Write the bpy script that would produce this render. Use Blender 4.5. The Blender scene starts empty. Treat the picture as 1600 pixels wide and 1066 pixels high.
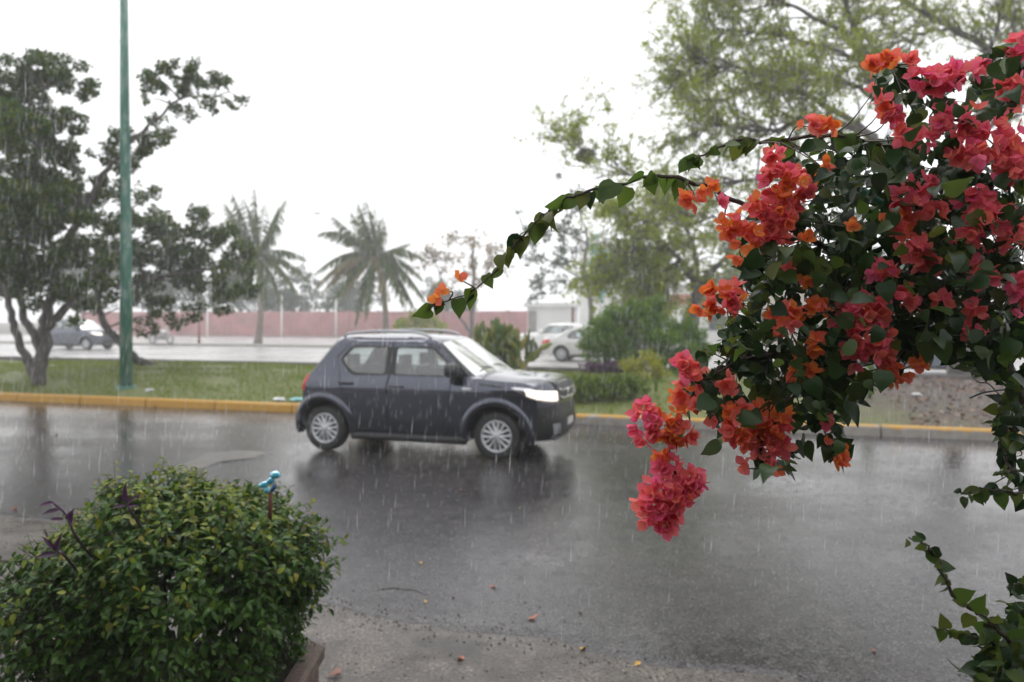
import bpy, math, random
import numpy as np
from mathutils import Vector, Matrix
from mathutils.geometry import delaunay_2d_cdt

rng = np.random.RandomState(7)
random.seed(7)
R = math.radians
scene = bpy.context.scene
COL = scene.collection

# ------------------------------------------------------------------ camera
CAMH, FPX, CX, HY = 1.82, 1200.0, 800.0, 495.0
cd = bpy.data.cameras.new('camera')
cam = bpy.data.objects.new('camera', cd)
COL.objects.link(cam)
cam.location = (0, 0, CAMH)
cam.rotation_euler = (R(90), 0, 0)
cd.sensor_width = 36
cd.lens = 36 * FPX / 1600
cd.shift_y = -(533 - HY) / 1600
cd.clip_start, cd.clip_end = 0.05, 1000
cd.dof.use_dof = True
cd.dof.focus_distance = 1.6
cd.dof.aperture_fstop = 3.6
scene.camera = cam

# ------------------------------------------------------------------ sky
SUN_EL, SUN_AZ = 62, -20            # azimuth from +Y, clockwise
w = bpy.data.worlds.new('World')
scene.world = w
w.use_nodes = True
wn = w.node_tree.nodes
wl = w.node_tree.links
wn.clear()
wo = wn.new('ShaderNodeOutputWorld')
bg = wn.new('ShaderNodeBackground')
bg.inputs['Strength'].default_value = 0.1
sky = wn.new('ShaderNodeTexSky')
sky.sky_type = 'NISHITA'
sky.sun_disc = False
sky.sun_elevation = R(SUN_EL)
sky.sun_rotation = R(SUN_AZ)
sky.dust_density = 5
hs = wn.new('ShaderNodeHueSaturation')
hs.inputs['Saturation'].default_value = 0.10
mixw = wn.new('ShaderNodeMix')
mixw.data_type = 'RGBA'
mixw.inputs[0].default_value = 0.85                # cloud layer covers most of the blue
mixw.inputs[7].default_value = (9.3, 9.35, 9.5, 1)
wl.new(sky.outputs[0], hs.inputs['Color'])
wl.new(hs.outputs[0], mixw.inputs[6])
wl.new(mixw.outputs[2], bg.inputs[0])
wl.new(bg.outputs[0], wo.inputs[0])

# ------------------------------------------------------------------ sun
sd = bpy.data.lights.new('sun', 'SUN')
sd.energy = 0.7
sd.angle = R(50)
sd.color = (1, 0.97, 0.93)
sun = bpy.data.objects.new('sun', sd)
COL.objects.link(sun)
sv = Vector((math.sin(R(SUN_AZ)) * math.cos(R(SUN_EL)), math.cos(R(SUN_AZ)) * math.cos(R(SUN_EL)), math.sin(R(SUN_EL))))
sun.rotation_euler = sv.to_track_quat('Z', 'Y').to_euler()
sun.location = (0, 0, 30)

# ------------------------------------------------------------------ exposure, render
scene.view_settings.view_transform = 'Standard'
scene.view_settings.look = 'None'
scene.view_settings.exposure = 0.70
scene.view_settings.gamma = 1
scene.view_settings.use_curve_mapping = False
cy = scene.cycles
cy.use_denoising = True
cy.max_bounces = 7
cy.diffuse_bounces = 3
cy.glossy_bounces = 3
cy.transmission_bounces = 4
cy.transparent_max_bounces = 16
cy.volume_bounces = 2
cy.sample_clamp_indirect = 6

# ------------------------------------------------------------------ layout helpers
TH = math.atan2(1200.0, 4000.0)
U = np.array([math.cos(TH), -math.sin(TH), 0.0])     # along the street, to the right
N = np.array([math.sin(TH), math.cos(TH), 0.0])      # across the street, away from us


def SN(s, n, z=0.0):
    return U * s + N * n + np.array([0, 0, z])


def P(px, py, d):
    return np.array([(px - CX) / FPX * d, d, CAMH - (py - HY) / FPX * d])


def G(px, py, z=0.0):
    d = (CAMH - z) * FPX / (py - HY)
    return np.array([(px - CX) / FPX * d, d, z])


# ------------------------------------------------------------------ mesh helpers
def link(o):
    COL.objects.link(o)
    return o


def tag(o, label, cat, group=None, kind=None):
    if label:
        o['label'] = label
    if cat:
        o['category'] = cat
    if group:
        o['group'] = group
    if kind:
        o['kind'] = kind
    return o


def thing(name, label, cat, loc=(0, 0, 0), rz=0, group=None):
    o = bpy.data.objects.new(name, None)
    o.empty_display_size = 0.1
    link(o)
    o.location = tuple(loc)
    o.rotation_euler = (0, 0, rz)
    return tag(o, label, cat, group)


def mesh(name, V, F, mats, smooth=True, mi=None):
    me = bpy.data.meshes.new(name)
    V = np.asarray(V, dtype=np.float32)
    if isinstance(F, np.ndarray) and F.ndim == 2:
        m, k = F.shape
        me.vertices.add(len(V))
        me.vertices.foreach_set('co', V.ravel())
        me.loops.add(m * k)
        me.loops.foreach_set('vertex_index', F.astype(np.int32).ravel())
        me.polygons.add(m)
        me.polygons.foreach_set('loop_start', np.arange(0, m * k, k, dtype=np.int32))
        me.update(calc_edges=True)
    else:
        me.from_pydata(V.tolist(), [], [list(map(int, f)) for f in F])
        me.update()
    for mt in (mats if isinstance(mats, (list, tuple)) else [mats]):
        me.materials.append(mt)
    if mi is not None:
        me.polygons.foreach_set('material_index', np.asarray(mi, dtype=np.int32))
    me.polygons.foreach_set('use_smooth', np.full(len(me.polygons), bool(smooth)))
    me.update()
    return me


def obj(name, V, F, mats, parent=None, smooth=True, mi=None, local=False):
    V = np.array(V, dtype=float)
    if parent is not None and not local:
        p = parent
        off = np.zeros(3)
        while p is not None:
            off += np.array(p.location)
            p = p.parent
        V = V - off
    o = link(bpy.data.objects.new(name, mesh(name, V, F, mats, smooth, mi)))
    if parent is not None:
        o.parent = parent
    return o


class MB:
    def __init__(self):
        self.V, self.F, self.MI, self.n = [], [], [], 0

    def add(self, V, F, mi=0):
        V = np.asarray(V, dtype=float)
        self.V.append(V)
        for f in F:
            self.F.append([int(i) + self.n for i in f])
            self.MI.append(mi)
        self.n += len(V)
        return self

    def box(self, lo, hi, mi=0):
        x0, y0, z0 = lo
        x1, y1, z1 = hi
        V = [(x0, y0, z0), (x1, y0, z0), (x1, y1, z0), (x0, y1, z0), (x0, y0, z1), (x1, y0, z1), (x1, y1, z1), (x0, y1, z1)]
        F = [(0, 3, 2, 1), (4, 5, 6, 7), (0, 1, 5, 4), (1, 2, 6, 5), (2, 3, 7, 6), (3, 0, 4, 7)]
        return self.add(V, F, mi)

    def tube(self, pts, rad, k=8, mi=0, cap=True):
        V, F = tube(pts, rad, k, cap)
        return self.add(V, F, mi)

    def obj(self, name, mats, parent=None, smooth=True, local=False):
        V = np.concatenate(self.V)
        return obj(name, V, self.F, mats, parent, smooth, self.MI, local)


def catmull(pts, sub=4):
    p = np.asarray(pts, dtype=float)
    if len(p) < 3:
        return p
    q = np.vstack([2 * p[0] - p[1], p, 2 * p[-1] - p[-2]])
    out = []
    for i in range(1, len(q) - 2):
        for j in range(sub):
            t = j / sub
            a, b, c, d = q[i - 1], q[i], q[i + 1], q[i + 2]
            out.append(0.5 * (2 * b + (c - a) * t + (2 * a - 5 * b + 4 * c - d) * t * t + (-a + 3 * b - 3 * c + d) * t ** 3))
    out.append(p[-1])
    return np.array(out)


def tube(pts, rad, k=8, cap=True):
    pts = np.asarray(pts, dtype=float)
    n = len(pts)
    rad = np.full(n, rad, dtype=float) if np.isscalar(rad) else np.asarray(rad, dtype=float)
    if len(rad) != n:
        rad = np.interp(np.linspace(0, 1, n), np.linspace(0, 1, len(rad)), rad)
    T = np.gradient(pts, axis=0)
    T /= np.linalg.norm(T, axis=1)[:, None] + 1e-9
    ref = np.array([0, 0, 1.0]) if abs(T[0][2]) < 0.9 else np.array([1.0, 0, 0])
    a = np.cross(T[0], ref)
    a /= np.linalg.norm(a)
    V = []
    ang = np.linspace(0, 2 * math.pi, k, endpoint=False)
    for i in range(n):
        a = a - T[i] * np.dot(a, T[i])
        a /= np.linalg.norm(a) + 1e-9
        b = np.cross(T[i], a)
        V.append(pts[i] + rad[i] * (np.cos(ang)[:, None] * a + np.sin(ang)[:, None] * b))
    V = np.concatenate(V)
    F = []
    for i in range(n - 1):
        for j in range(k):
            j2 = (j + 1) % k
            F.append((i * k + j, i * k + j2, (i + 1) * k + j2, (i + 1) * k + j))
    if cap:
        F.append(tuple(range(k))[::-1])
        F.append(tuple((n - 1) * k + j for j in range(k)))
    return V, F


def lathe(prof, k=24, axis='y'):
    prof = np.asarray(prof, dtype=float)       # (radius, along)
    ang = np.linspace(0, 2 * math.pi, k, endpoint=False)
    V = []
    for r, h in prof:
        c, s = r * np.cos(ang), r * np.sin(ang)
        hh = np.full(k, h)
        V.append(np.stack([c, hh, s], 1) if axis == 'y' else np.stack([c, s, hh], 1))
    V = np.concatenate(V)
    F = []
    for i in range(len(prof) - 1):
        for j in range(k):
            j2 = (j + 1) % k
            F.append((i * k + j, i * k + j2, (i + 1) * k + j2, (i + 1) * k + j))
    return V, F


def unit(v):
    v = np.asarray(v, dtype=float)
    return v / (np.linalg.norm(v, axis=-1, keepdims=True) + 1e-9)


def frames(dirs, normals):
    y = unit(dirs)
    x = unit(np.cross(y, normals))
    z = np.cross(x, y)
    return np.stack([x, y, z], axis=2)            # columns


def batch(tv, tf, pos, Rm, sc):
    tv = np.asarray(tv, dtype=float)
    tf = np.asarray(tf)
    sc = np.asarray(sc, dtype=float)
    if sc.ndim == 0:
        sc = np.full(len(pos), sc)
    V = np.einsum('nij,kj->nki', Rm, tv) * sc[:, None, None] + pos[:, None, :]
    F = (tf[None] + (np.arange(len(pos)) * len(tv))[:, None, None]).reshape(-1, tf.shape[1])
    return V.reshape(-1, 3), F


def rdirs(n):
    return unit(rng.normal(size=(n, 3)))


def leaf_template(widths, curl=0.15, fold=0.12, wave=0.0, ts=None):
    """Leaf along +y, length 1: midrib and two edges, folded along the midrib and curled down."""
    m = len(widths)
    V = []
    for i, wd in enumerate(widths):
        t = i / (m - 1) if ts is None else ts[i]
        z = -curl * t * t
        y = t - 0.25 * curl * t * t
        wv = wave * math.sin(t * 9)
        V += [(-wd, y - 0.05 * (wd > 0) * (i == 1), z + fold * wd * 2 + wv), (0, y, z), (wd, y - 0.05 * (wd > 0) * (i == 1), z + fold * wd * 2 - wv)]
    F = []
    for i in range(m - 1):
        a, b = i * 3, i * 3 + 3
        for c in (0, 1):
            F += [(a + c, a + c + 1, b + c + 1), (a + c, b + c + 1, b + c)]
    V = np.array(V)
    ok = [f for f in F if np.linalg.norm(np.cross(V[f[1]] - V[f[0]], V[f[2]] - V[f[0]])) > 1e-6]
    return V, np.array(ok)


# ------------------------------------------------------------------ materials
def base_mat(name):
    m = bpy.data.materials.new(name)
    m.use_nodes = True
    nt = m.node_tree
    b = nt.nodes['Principled BSDF']
    return m, nt, b


def node(nt, t, **kw):
    n = nt.nodes.new(t)
    for k, v in kw.items():
        setattr(n, k, v)
    return n


def math_node(nt, op, a, b=None, clamp=False):
    n = node(nt, 'ShaderNodeMath', operation=op, use_clamp=clamp)
    for i, v in enumerate((a, b)):
        if v is None:
            continue
        if isinstance(v, (int, float)):
            n.inputs[i].default_value = v
        else:
            nt.links.new(v, n.inputs[i])
    return n.outputs[0]


def ramp(nt, fac, stops):
    r = node(nt, 'ShaderNodeValToRGB')
    el = r.color_ramp.elements
    while len(el) < len(stops):
        el.new(0.5)
    for e, (p, c) in zip(el, stops):
        e.position = p
        e.color = (*c, 1) if len(c) == 3 else c
    nt.links.new(fac, r.inputs[0])
    return r.outputs[0]


def noise(nt, scale, detail=4, coords=None, rough=0.6):
    n = node(nt, 'ShaderNodeTexNoise')
    n.inputs['Scale'].default_value = scale
    n.inputs['Detail'].default_value = detail
    n.inputs['Roughness'].default_value = rough
    if coords is not None:
        nt.links.new(coords, n.inputs['Vector'])
    return n.outputs['Fac']


def position(nt):
    return node(nt, 'ShaderNodeNewGeometry').outputs['Position']


def bump(nt, b, h, strength=0.3, dist=0.01, prev=None):
    bn = node(nt, 'ShaderNodeBump')
    bn.inputs['Strength'].default_value = strength
    bn.inputs['Distance'].default_value = dist
    nt.links.new(h, bn.inputs['Height'])
    if prev is not None:
        nt.links.new(prev, bn.inputs['Normal'])
    nt.links.new(bn.outputs[0], b.inputs['Normal'])
    return bn.outputs[0]


def pmat(name, c1, c2=None, scale=4.0, rough=0.6, metallic=0.0, bmp=0.0, bscale=None, spec=0.5, coat=0.0, lo=0.35, hi=0.65):
    m, nt, b = base_mat(name)
    b.inputs['Roughness'].default_value = rough
    b.inputs['Metallic'].default_value = metallic
    b.inputs['Specular IOR Level'].default_value = spec
    if coat:
        b.inputs['Coat Weight'].default_value = coat
        b.inputs['Coat Roughness'].default_value = 0.06
    pos = position(nt)
    if c2 is None:
        c2 = tuple(x * 0.8 for x in c1)
    nz = noise(nt, scale, 5, pos)
    nt.links.new(ramp(nt, nz, [(lo, c1), (hi, c2)]), b.inputs['Base Color'])
    if bmp:
        bump(nt, b, noise(nt, bscale or scale * 6, 4, pos), bmp, 0.02)
    return m


def leafmat(name, cols, rough=0.4, trans=0.25, spec=0.5, vein=False):
    """Each leaf takes its own tone from the range; part of the light passes through it."""
    m, nt, b = base_mat(name)
    g = node(nt, 'ShaderNodeNewGeometry')
    oi = node(nt, 'ShaderNodeObjectInfo')
    f = math_node(nt, 'FRACT', math_node(nt, 'ADD', g.outputs['Random Per Island'], oi.outputs['Random']))
    n = len(cols)
    col = ramp(nt, f, [(i / max(1, n - 1), c) for i, c in enumerate(cols)])
    nt.links.new(col, b.inputs['Base Color'])
    b.inputs['Roughness'].default_value = rough
    b.inputs['Specular IOR Level'].default_value = spec
    bump(nt, b, noise(nt, 90 if vein else 30, 3, position(nt)), 0.25, 0.004)
    tr = node(nt, 'ShaderNodeBsdfTranslucent')
    nt.links.new(col, tr.inputs['Color'])
    mx = node(nt, 'ShaderNodeMixShader')
    mx.inputs[0].default_value = trans
    nt.links.new(b.outputs[0], mx.inputs[1])
    nt.links.new(tr.outputs[0], mx.inputs[2])
    nt.links.new(mx.outputs[0], nt.nodes['Material Output'].inputs['Surface'])
    return m


def road_mat(name, dark, light, wet_lo, wet_hi, grain=220, patch=0.5, brown=None):
    m, nt, b = base_mat(name)
    pos = position(nt)
    nf = noise(nt, grain, 3, pos, 0.7)
    mpn = node(nt, 'ShaderNodeMapping')
    mpn.inputs['Rotation'].default_value = (0, 0, TH)
    mpn.inputs['Scale'].default_value = (0.45, 1.1, 1)
    nt.links.new(pos, mpn.inputs[0])
    nl = noise(nt, patch, 6, mpn.outputs[0], 0.62)
    nm = noise(nt, 6, 6, pos, 0.7)
    c = ramp(nt, nf, [(0.34, dark), (0.56, light), (0.70, tuple(min(1, x * 2.4) for x in light))])
    mx = node(nt, 'ShaderNodeMix', data_type='RGBA', blend_type='MULTIPLY')
    mx.inputs[0].default_value = 1.0
    nt.links.new(c, mx.inputs[6])
    nt.links.new(ramp(nt, nm, [(0.3, (0.55, 0.55, 0.57)), (0.7, (1.25, 1.2, 1.15))]), mx.inputs[7])
    out = mx.outputs[2]
    if brown is not None:
        m2 = node(nt, 'ShaderNodeMix', data_type='RGBA')
        nt.links.new(ramp(nt, noise(nt, 1.6, 9, pos, 0.75), [(0.44, (0, 0, 0)), (0.60, (.8, .8, .8))]), m2.inputs[0])
        nt.links.new(out, m2.inputs[6])
        m2.inputs[7].default_value = (*brown, 1)
        out = m2.outputs[2]
    nt.links.new(out, b.inputs['Base Color'])
    mr = node(nt, 'ShaderNodeMapRange')
    mr.inputs['From Min'].default_value = 0.35
    mr.inputs['From Max'].default_value = 0.65
    mr.inputs['To Min'].default_value = wet_lo
    mr.inputs['To Max'].default_value = wet_hi
    nt.links.new(nl, mr.inputs['Value'])
    nt.links.new(mr.outputs[0], b.inputs['Roughness'])
    b.inputs['IOR'].default_value = 1.38
    # fine stones showing through the film, then the rings the drops make
    n1 = bump(nt, b, nf, 0.42, 0.005)
    ms_ = node(nt, 'ShaderNodeMapRange')
    for k_, v_ in (('From Min', .40), ('From Max', .62), ('To Min', .05), ('To Max', .55)):
        ms_.inputs[k_].default_value = v_
    nt.links.new(nl, ms_.inputs['Value'])
    nt.links.new(ms_.outputs[0], n1.node.inputs['Strength'])
    vo = node(nt, 'ShaderNodeTexVoronoi')
    vo.inputs['Scale'].default_value = 9
    nt.links.new(pos, vo.inputs['Vector'])
    ring = math_node(nt, 'SINE', math_node(nt, 'MULTIPLY', vo.outputs['Distance'], 38.0))
    ring = math_node(nt, 'MULTIPLY', ring, math_node(nt, 'SUBTRACT', 0.55, vo.outputs['Distance'], True))
    n2 = bump(nt, b, ring, 0.12, 0.012, n1)
    bump(nt, b, noise(nt, 20, 3, pos), 0.13, 0.02, n2)
    return m


M = {}
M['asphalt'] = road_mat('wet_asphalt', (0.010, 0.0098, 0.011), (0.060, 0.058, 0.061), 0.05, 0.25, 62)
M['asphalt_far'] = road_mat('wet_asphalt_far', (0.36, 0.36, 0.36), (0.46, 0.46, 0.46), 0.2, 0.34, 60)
M['patch'] = road_mat('road_patch', (0.05, 0.047, 0.044), (0.13, 0.125, 0.115), 0.34, 0.5, 160)
M['apron'] = road_mat('wet_concrete', (0.034, 0.030, 0.027), (0.135, 0.122, 0.108), 0.22, 0.5, 55, 0.9, (0.030, 0.026, 0.023))
M['ground'] = pmat('bare_ground', (0.12, 0.11, 0.09), (0.09, 0.085, 0.07), 0.6, 0.7)
M['far_kerb'] = pmat('dark_stone', (0.055, 0.05, 0.047), (0.10, 0.09, 0.085), 5, 0.6, bmp=0.4)
M['concrete'] = pmat('pale_concrete', (0.34, 0.33, 0.31), (0.24, 0.23, 0.21), 3, 0.6, bmp=0.2)
M['bark'] = pmat('dark_bark', (0.045, 0.036, 0.032), (0.085, 0.07, 0.062), 7, 0.7, bmp=0.8, bscale=26)
M['bark_grey'] = pmat('grey_bark', (0.07, 0.06, 0.055), (0.12, 0.105, 0.095), 6, 0.75, bmp=0.6, bscale=22)
M['palm_bark'] = pmat('palm_bark', (0.17, 0.14, 0.115), (0.24, 0.21, 0.18), 8, 0.8, bmp=0.5)
M['black'] = pmat('black_plastic', (0.012, 0.012, 0.013), (0.02, 0.02, 0.021), 8, 0.45)
M['rubber'] = pmat('tyre_rubber', (0.014, 0.014, 0.014), (0.024, 0.023, 0.022), 12, 0.55, bmp=0.3)
M['silver'] = pmat('silver_paint', (0.55, 0.56, 0.58), (0.46, 0.47, 0.49), 6, 0.32, 0.55)
M['trim'] = pmat('grey_trim', (0.40, 0.41, 0.44), (0.34, 0.35, 0.37), 6, 0.35, 0.4)
M['chrome'] = pmat('chrome', (0.75, 0.75, 0.77), (0.6, 0.6, 0.62), 6, 0.12, 1.0)
M['seat'] = pmat('seat_cloth', (0.035, 0.035, 0.04), (0.055, 0.055, 0.06), 20, 0.85)
M['red_lens'] = pmat('red_lens', (0.55, 0.02, 0.02), (0.45, 0.012, 0.015), 6, 0.15, spec=0.8)
M['white_lens'] = pmat('clear_lens', (0.7, 0.7, 0.7), (0.6, 0.6, 0.6), 6, 0.1, spec=0.8)
M['paint_grey'] = pmat('graphite_paint', (0.066, 0.072, 0.098), (0.060, 0.065, 0.088), 3, 0.14, 0.9, coat=1.0)
M['paint_suv'] = pmat('dark_blue_grey_paint', (0.10, 0.11, 0.15), (0.09, 0.10, 0.13), 3, 0.3, 0.8, coat=1.0)
M['paint_white'] = pmat('white_paint', (0.78, 0.78, 0.77), (0.72, 0.72, 0.71), 2, 0.3, coat=0.8)
M['paint_silver'] = pmat('pale_silver_paint', (0.60, 0.60, 0.58), (0.54, 0.54, 0.52), 2, 0.3, 0.2, coat=0.8)
M['paint_blue'] = pmat('blue_grey_paint', (0.16, 0.19, 0.25), (0.13, 0.16, 0.21), 2, 0.3, 0.3, coat=0.8)


def glass_mat(name, tint, refl=1.0):
    m, nt, b = base_mat(name)
    nt.nodes.remove(b)
    tr = node(nt, 'ShaderNodeBsdfTransparent')
    tr.inputs[0].default_value = (*tint, 1)
    gl = node(nt, 'ShaderNodeBsdfGlossy')
    gl.inputs['Roughness'].default_value = 0.06
    fr = node(nt, 'ShaderNodeFresnel')
    fr.inputs['IOR'].default_value = 1.5
    f = math_node(nt, 'MULTIPLY', fr.outputs[0], refl, True)
    bn = node(nt, 'ShaderNodeBump')
    bn.inputs['Strength'].default_value = 0.15
    bn.inputs['Distance'].default_value = 0.004
    nt.links.new(noise(nt, 60, 2, position(nt)), bn.inputs['Height'])
    nt.links.new(bn.outputs[0], gl.inputs['Normal'])
    mx = node(nt, 'ShaderNodeMixShader')
    nt.links.new(f, mx.inputs[0])
    nt.links.new(tr.outputs[0], mx.inputs[1])
    nt.links.new(gl.outputs[0], mx.inputs[2])
    nt.links.new(mx.outputs[0], nt.nodes['Material Output'].inputs['Surface'])
    return m


M['glass'] = glass_mat('car_glass', (0.80, 0.88, 0.90), 4.2)
M['screen'] = glass_mat('windscreen_glass', (0.66, 0.74, 0.70), 2.6)


def emit_mat(name, col, strength):
    m, nt, b = base_mat(name)
    b.inputs['Base Color'].default_value = (0.8, 0.8, 0.78, 1)
    b.inputs['Roughness'].default_value = 0.2
    b.inputs['Emission Color'].default_value = (*col, 1)
    b.inputs['Emission Strength'].default_value = strength
    return m


M['lamp_on'] = emit_mat('lit_headlamp', (1.0, 0.84, 0.70), 0.75)

# ------------------------------------------------------------------ the setting
gs = 150
gv = np.array([(-gs, -40, -0.05), (gs, -40, -0.05), (gs, 250, -0.05), (-gs, 250, -0.05)])
tag(obj('ground', gv, [(0, 1, 2, 3)], M['ground'], smooth=False), 'wet bare ground under the whole street scene', 'ground', kind='structure')


def strip_sn(name, s0, s1, n0, n1, z, mat, label, cat='road'):
    ns = 40
    ss = np.linspace(s0, s1, ns)
    n0f = n0 if callable(n0) else (lambda s: n0)
    V = [SN(s, n0f(s), z) for s in ss] + [SN(s, n1, z) for s in ss]
    F = [(i, i + 1, ns + i + 1, ns + i) for i in range(ns - 1)]
    return tag(obj(name, V, F, mat, smooth=False), label, cat, kind='structure')


# near concrete apron and the ragged asphalt edge lying over it
strip_sn('concrete_apron', -45, 45, -22, 8.0, 0.0, M['apron'], 'worn wet concrete apron in the near foreground', 'pavement')
es = np.concatenate([np.linspace(-90, -12, 30), np.linspace(-11.8, 9, 420), np.linspace(10, 90, 30)])


def wob(s):
    return (0.10 * math.sin(s * 1.3 + 1) + 0.07 * math.sin(s * 3.1) + 0.035 * math.sin(s * 7.7 + 2) + 0.02 * math.sin(s * 17.3) + 0.012 * math.sin(s * 41))


def edge_n(s):
    return float(np.interp(s, [-90, -8, -6, -4.5, -3.2, -2.5, -1.6, -1.1, -.8, -.35, .4, 2, 9, 90], [5.6, 5.6, 5.4, 5.1, 4.6, 4.38, 4.17, 4.26, 4.14, 4.08, 4.05, 3.6, 3.4, 3.4])) + .4 * wob(s)


V = []
for s in es:
    n0 = edge_n(s)
    V += [SN(s, n0 - 0.02, -0.002), SN(s, n0, 0.008), SN(s, n0 + 0.05, 0.013), SN(s, 9.0, 0.013), SN(s, 12.72, 0.013)]
F = []
for i in range(len(es) - 1):
    for c in range(4):
        F.append((i * 5 + c, i * 5 + 5 + c, i * 5 + 6 + c, i * 5 + 1 + c))
tag(obj('road', V, F, M['asphalt'], smooth=False), 'wet dark asphalt street shining in the rain', 'road', kind='structure')

# ragged lighter patch in the asphalt behind the near bush
pp = [(228, 748), (262, 736), (300, 722), (330, 711), (372, 706), (412, 709), (396, 717), (352, 722), (318, 734), (290, 746), (256, 751)]
pts = catmull([G(x, y)[:2] for x, y in pp + pp[:1]], 4)[:-1]
pts = pts + rng.normal(0, 0.012, pts.shape)
c0 = pts.mean(0)
V = [(c0[0], c0[1], 0.021)] + [(x, y, 0.019) for x, y in pts] + [(c0[0] + (x - c0[0]) * 1.03, c0[1] + (y - c0[1]) * 1.03, 0.012) for x, y in pts]
k = len(pts)
F = [(0, 1 + i, 1 + (i + 1) % k) for i in range(k)] + [(1 + i, 1 + k + i, 1 + k + (i + 1) % k, 1 + (i + 1) % k) for i in range(k)]
tag(obj('road_patch', V, F, M['patch'], smooth=False), 'ragged pale repair patch in the wet asphalt behind the bush', 'road patch', kind='structure')


def crack(name, pix, wd, label):
    p = catmull([np.append(G(x, y)[:2], 0.0) for x, y in pix], 8)
    p[:, :2] += rng.normal(0, 0.012, (len(p), 2))
    z = 0.0165
    t = unit(np.gradient(p, axis=0))
    s = np.stack([-t[:, 1], t[:, 0], np.zeros(len(p))], 1)
    ww = wd * (0.4 + rng.rand(len(p))) * np.sin(np.linspace(0.1, math.pi - 0.1, len(p)))
    V = np.concatenate([p + s * ww[:, None], p - s * ww[:, None]])
    V[:, 2] = z
    n = len(p)
    F = [(i, i + 1, n + i + 1, n + i) for i in range(n - 1)]
    tag(obj(name, V, F, M['black'], smooth=False), label, 'crack', kind='structure')


crack('road_crack', [(585, 928), (605, 922), (635, 924), (670, 931)], 0.012, 'short dark crack in the asphalt right of the bush')
crack('road_crack', [(205, 752), (250, 745), (300, 738), (345, 722), (400, 716), (440, 708)], 0.02, 'long dark crack along the pale road patch')

M['grit'] = leafmat('wet_grit', [(0.05, 0.045, 0.04), (0.10, 0.09, 0.08), (0.16, 0.14, 0.12), (0.03, 0.028, 0.026)], .4, 0.0, .4)
n = 5200
ss = rng.uniform(-7, 4, n)
off_ = np.where(rng.rand(n) < .6, rng.normal(-.02, .09, n), rng.uniform(-1.0, .5, n))
nn = np.array([edge_n(a) for a in ss]) + off_
p = np.outer(ss, U) + np.outer(nn, N)
p[:, 2] = np.where(off_ > .03, .013, .001)
tv = np.array([(-.5, -.4, 0), (.45, -.5, 0), (.5, .45, 0), (-.4, .5, 0), (-.1, -.05, .55), (.2, .15, .5)])
tf = np.array([(0, 1, 4), (1, 5, 4), (1, 2, 5), (2, 3, 5), (3, 4, 5), (3, 0, 4)])
a_ = rng.rand(n) * 6.283
V, F = batch(tv, tf, p, frames(np.stack([np.cos(a_), np.sin(a_), 0 * a_], 1), np.repeat([[0, 0, 1.0]], n, 0)), .004 + .014 * rng.rand(n) ** 3)
tag(obj('grit', V, F, M['grit'], smooth=False), 'small stones and grit along the broken asphalt edge', 'grit', kind='stuff')

# planted median
M['median'], nt, b = base_mat('grass_and_soil')
pos = position(nt)
sep = node(nt, 'ShaderNodeSeparateXYZ')
nt.links.new(pos, sep.inputs[0])
nz = noise(nt, 1.2, 6, pos, 0.65)
# soil takes over to the right, where the grass has died back
fac = math_node(nt, 'ADD', math_node(nt, 'MULTIPLY', math_node(nt, 'SUBTRACT', sep.outputs[0], 4.2), 0.35), math_node(nt, 'MULTIPLY', math_node(nt, 'SUBTRACT', nz, 0.5), 2.5), True)
gcol = ramp(nt, noise(nt, 3.5, 6, pos, 0.7), [(0.3, (0.09, 0.12, 0.028)), (0.55, (0.14, 0.16, 0.04)), (0.75, (0.19, 0.16, 0.065))])
scol = ramp(nt, noise(nt, 9, 6, pos, 0.7), [(0.3, (0.060, 0.047, 0.040)), (0.7, (0.12, 0.095, 0.08))])
mx = node(nt, 'ShaderNodeMix', data_type='RGBA')
nt.links.new(fac, mx.inputs[0])
nt.links.new(gcol, mx.inputs[6])
nt.links.new(scol, mx.inputs[7])
nt.links.new(mx.outputs[2], b.inputs['Base Color'])
b.inputs['Roughness'].default_value = 0.75
bump(nt, b, noise(nt, 14, 5, pos), 0.8, 0.06)
ms = np.linspace(-110, 110, 221)
mn = np.linspace(12.86, 22.55, 22)


def med_z(s, n):
    t = (n - 12.86) / 9.69
    return 0.135 + 0.30 * math.sin(math.pi * min(1, max(0, t))) ** 0.8 * (0.75 + 0.25 * math.sin(s * 0.35 + 1.0)) + 0.025 * math.sin(s * 1.7) * math.sin(n * 1.3)


def med_pt(x, y):
    """Ground height of the median under a world point."""
    s = x * U[0] + y * U[1]
    n = x * N[0] + y * N[1]
    return med_z(s, n)


V = [SN(s, n, med_z(s, n)) for s in ms for n in mn]
F = []
for i in range(len(ms) - 1):
    for j in range(len(mn) - 1):
        a = i * len(mn) + j
        F.append((a, a + len(mn), a + len(mn) + 1, a + 1))
tag(obj('median', V, F, M['median']), 'grassy planted strip between the two roads turning to bare soil on the right', 'median', kind='structure')

# kerb stones, yellow paint worn away towards the right
M['kerb'], nt, b = base_mat('yellow_kerb')
g = node(nt, 'ShaderNodeNewGeometry')
sep = node(nt, 'ShaderNodeSeparateXYZ')
nt.links.new(g.outputs['Position'], sep.inputs[0])
sepn = node(nt, 'ShaderNodeSeparateXYZ')
nt.links.new(g.outputs['Normal'], sepn.inputs[0])
wear = math_node(nt, 'MULTIPLY', math_node(nt, 'SUBTRACT', sep.outputs[0], -1.0), 0.30, True)       # none left, strong right
hz = math_node(nt, 'MULTIPLY', math_node(nt, 'SUBTRACT', sep.outputs[2], 0.105), 9.0)
cov = math_node(nt, 'ADD', math_node(nt, 'SUBTRACT', 0.88, math_node(nt, 'MULTIPLY', wear, 0.80)), math_node(nt, 'MULTIPLY', math_node(nt, 'SUBTRACT', noise(nt, 3.0, 6, g.outputs['Position'], 0.7), 0.5), 2.4))
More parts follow.
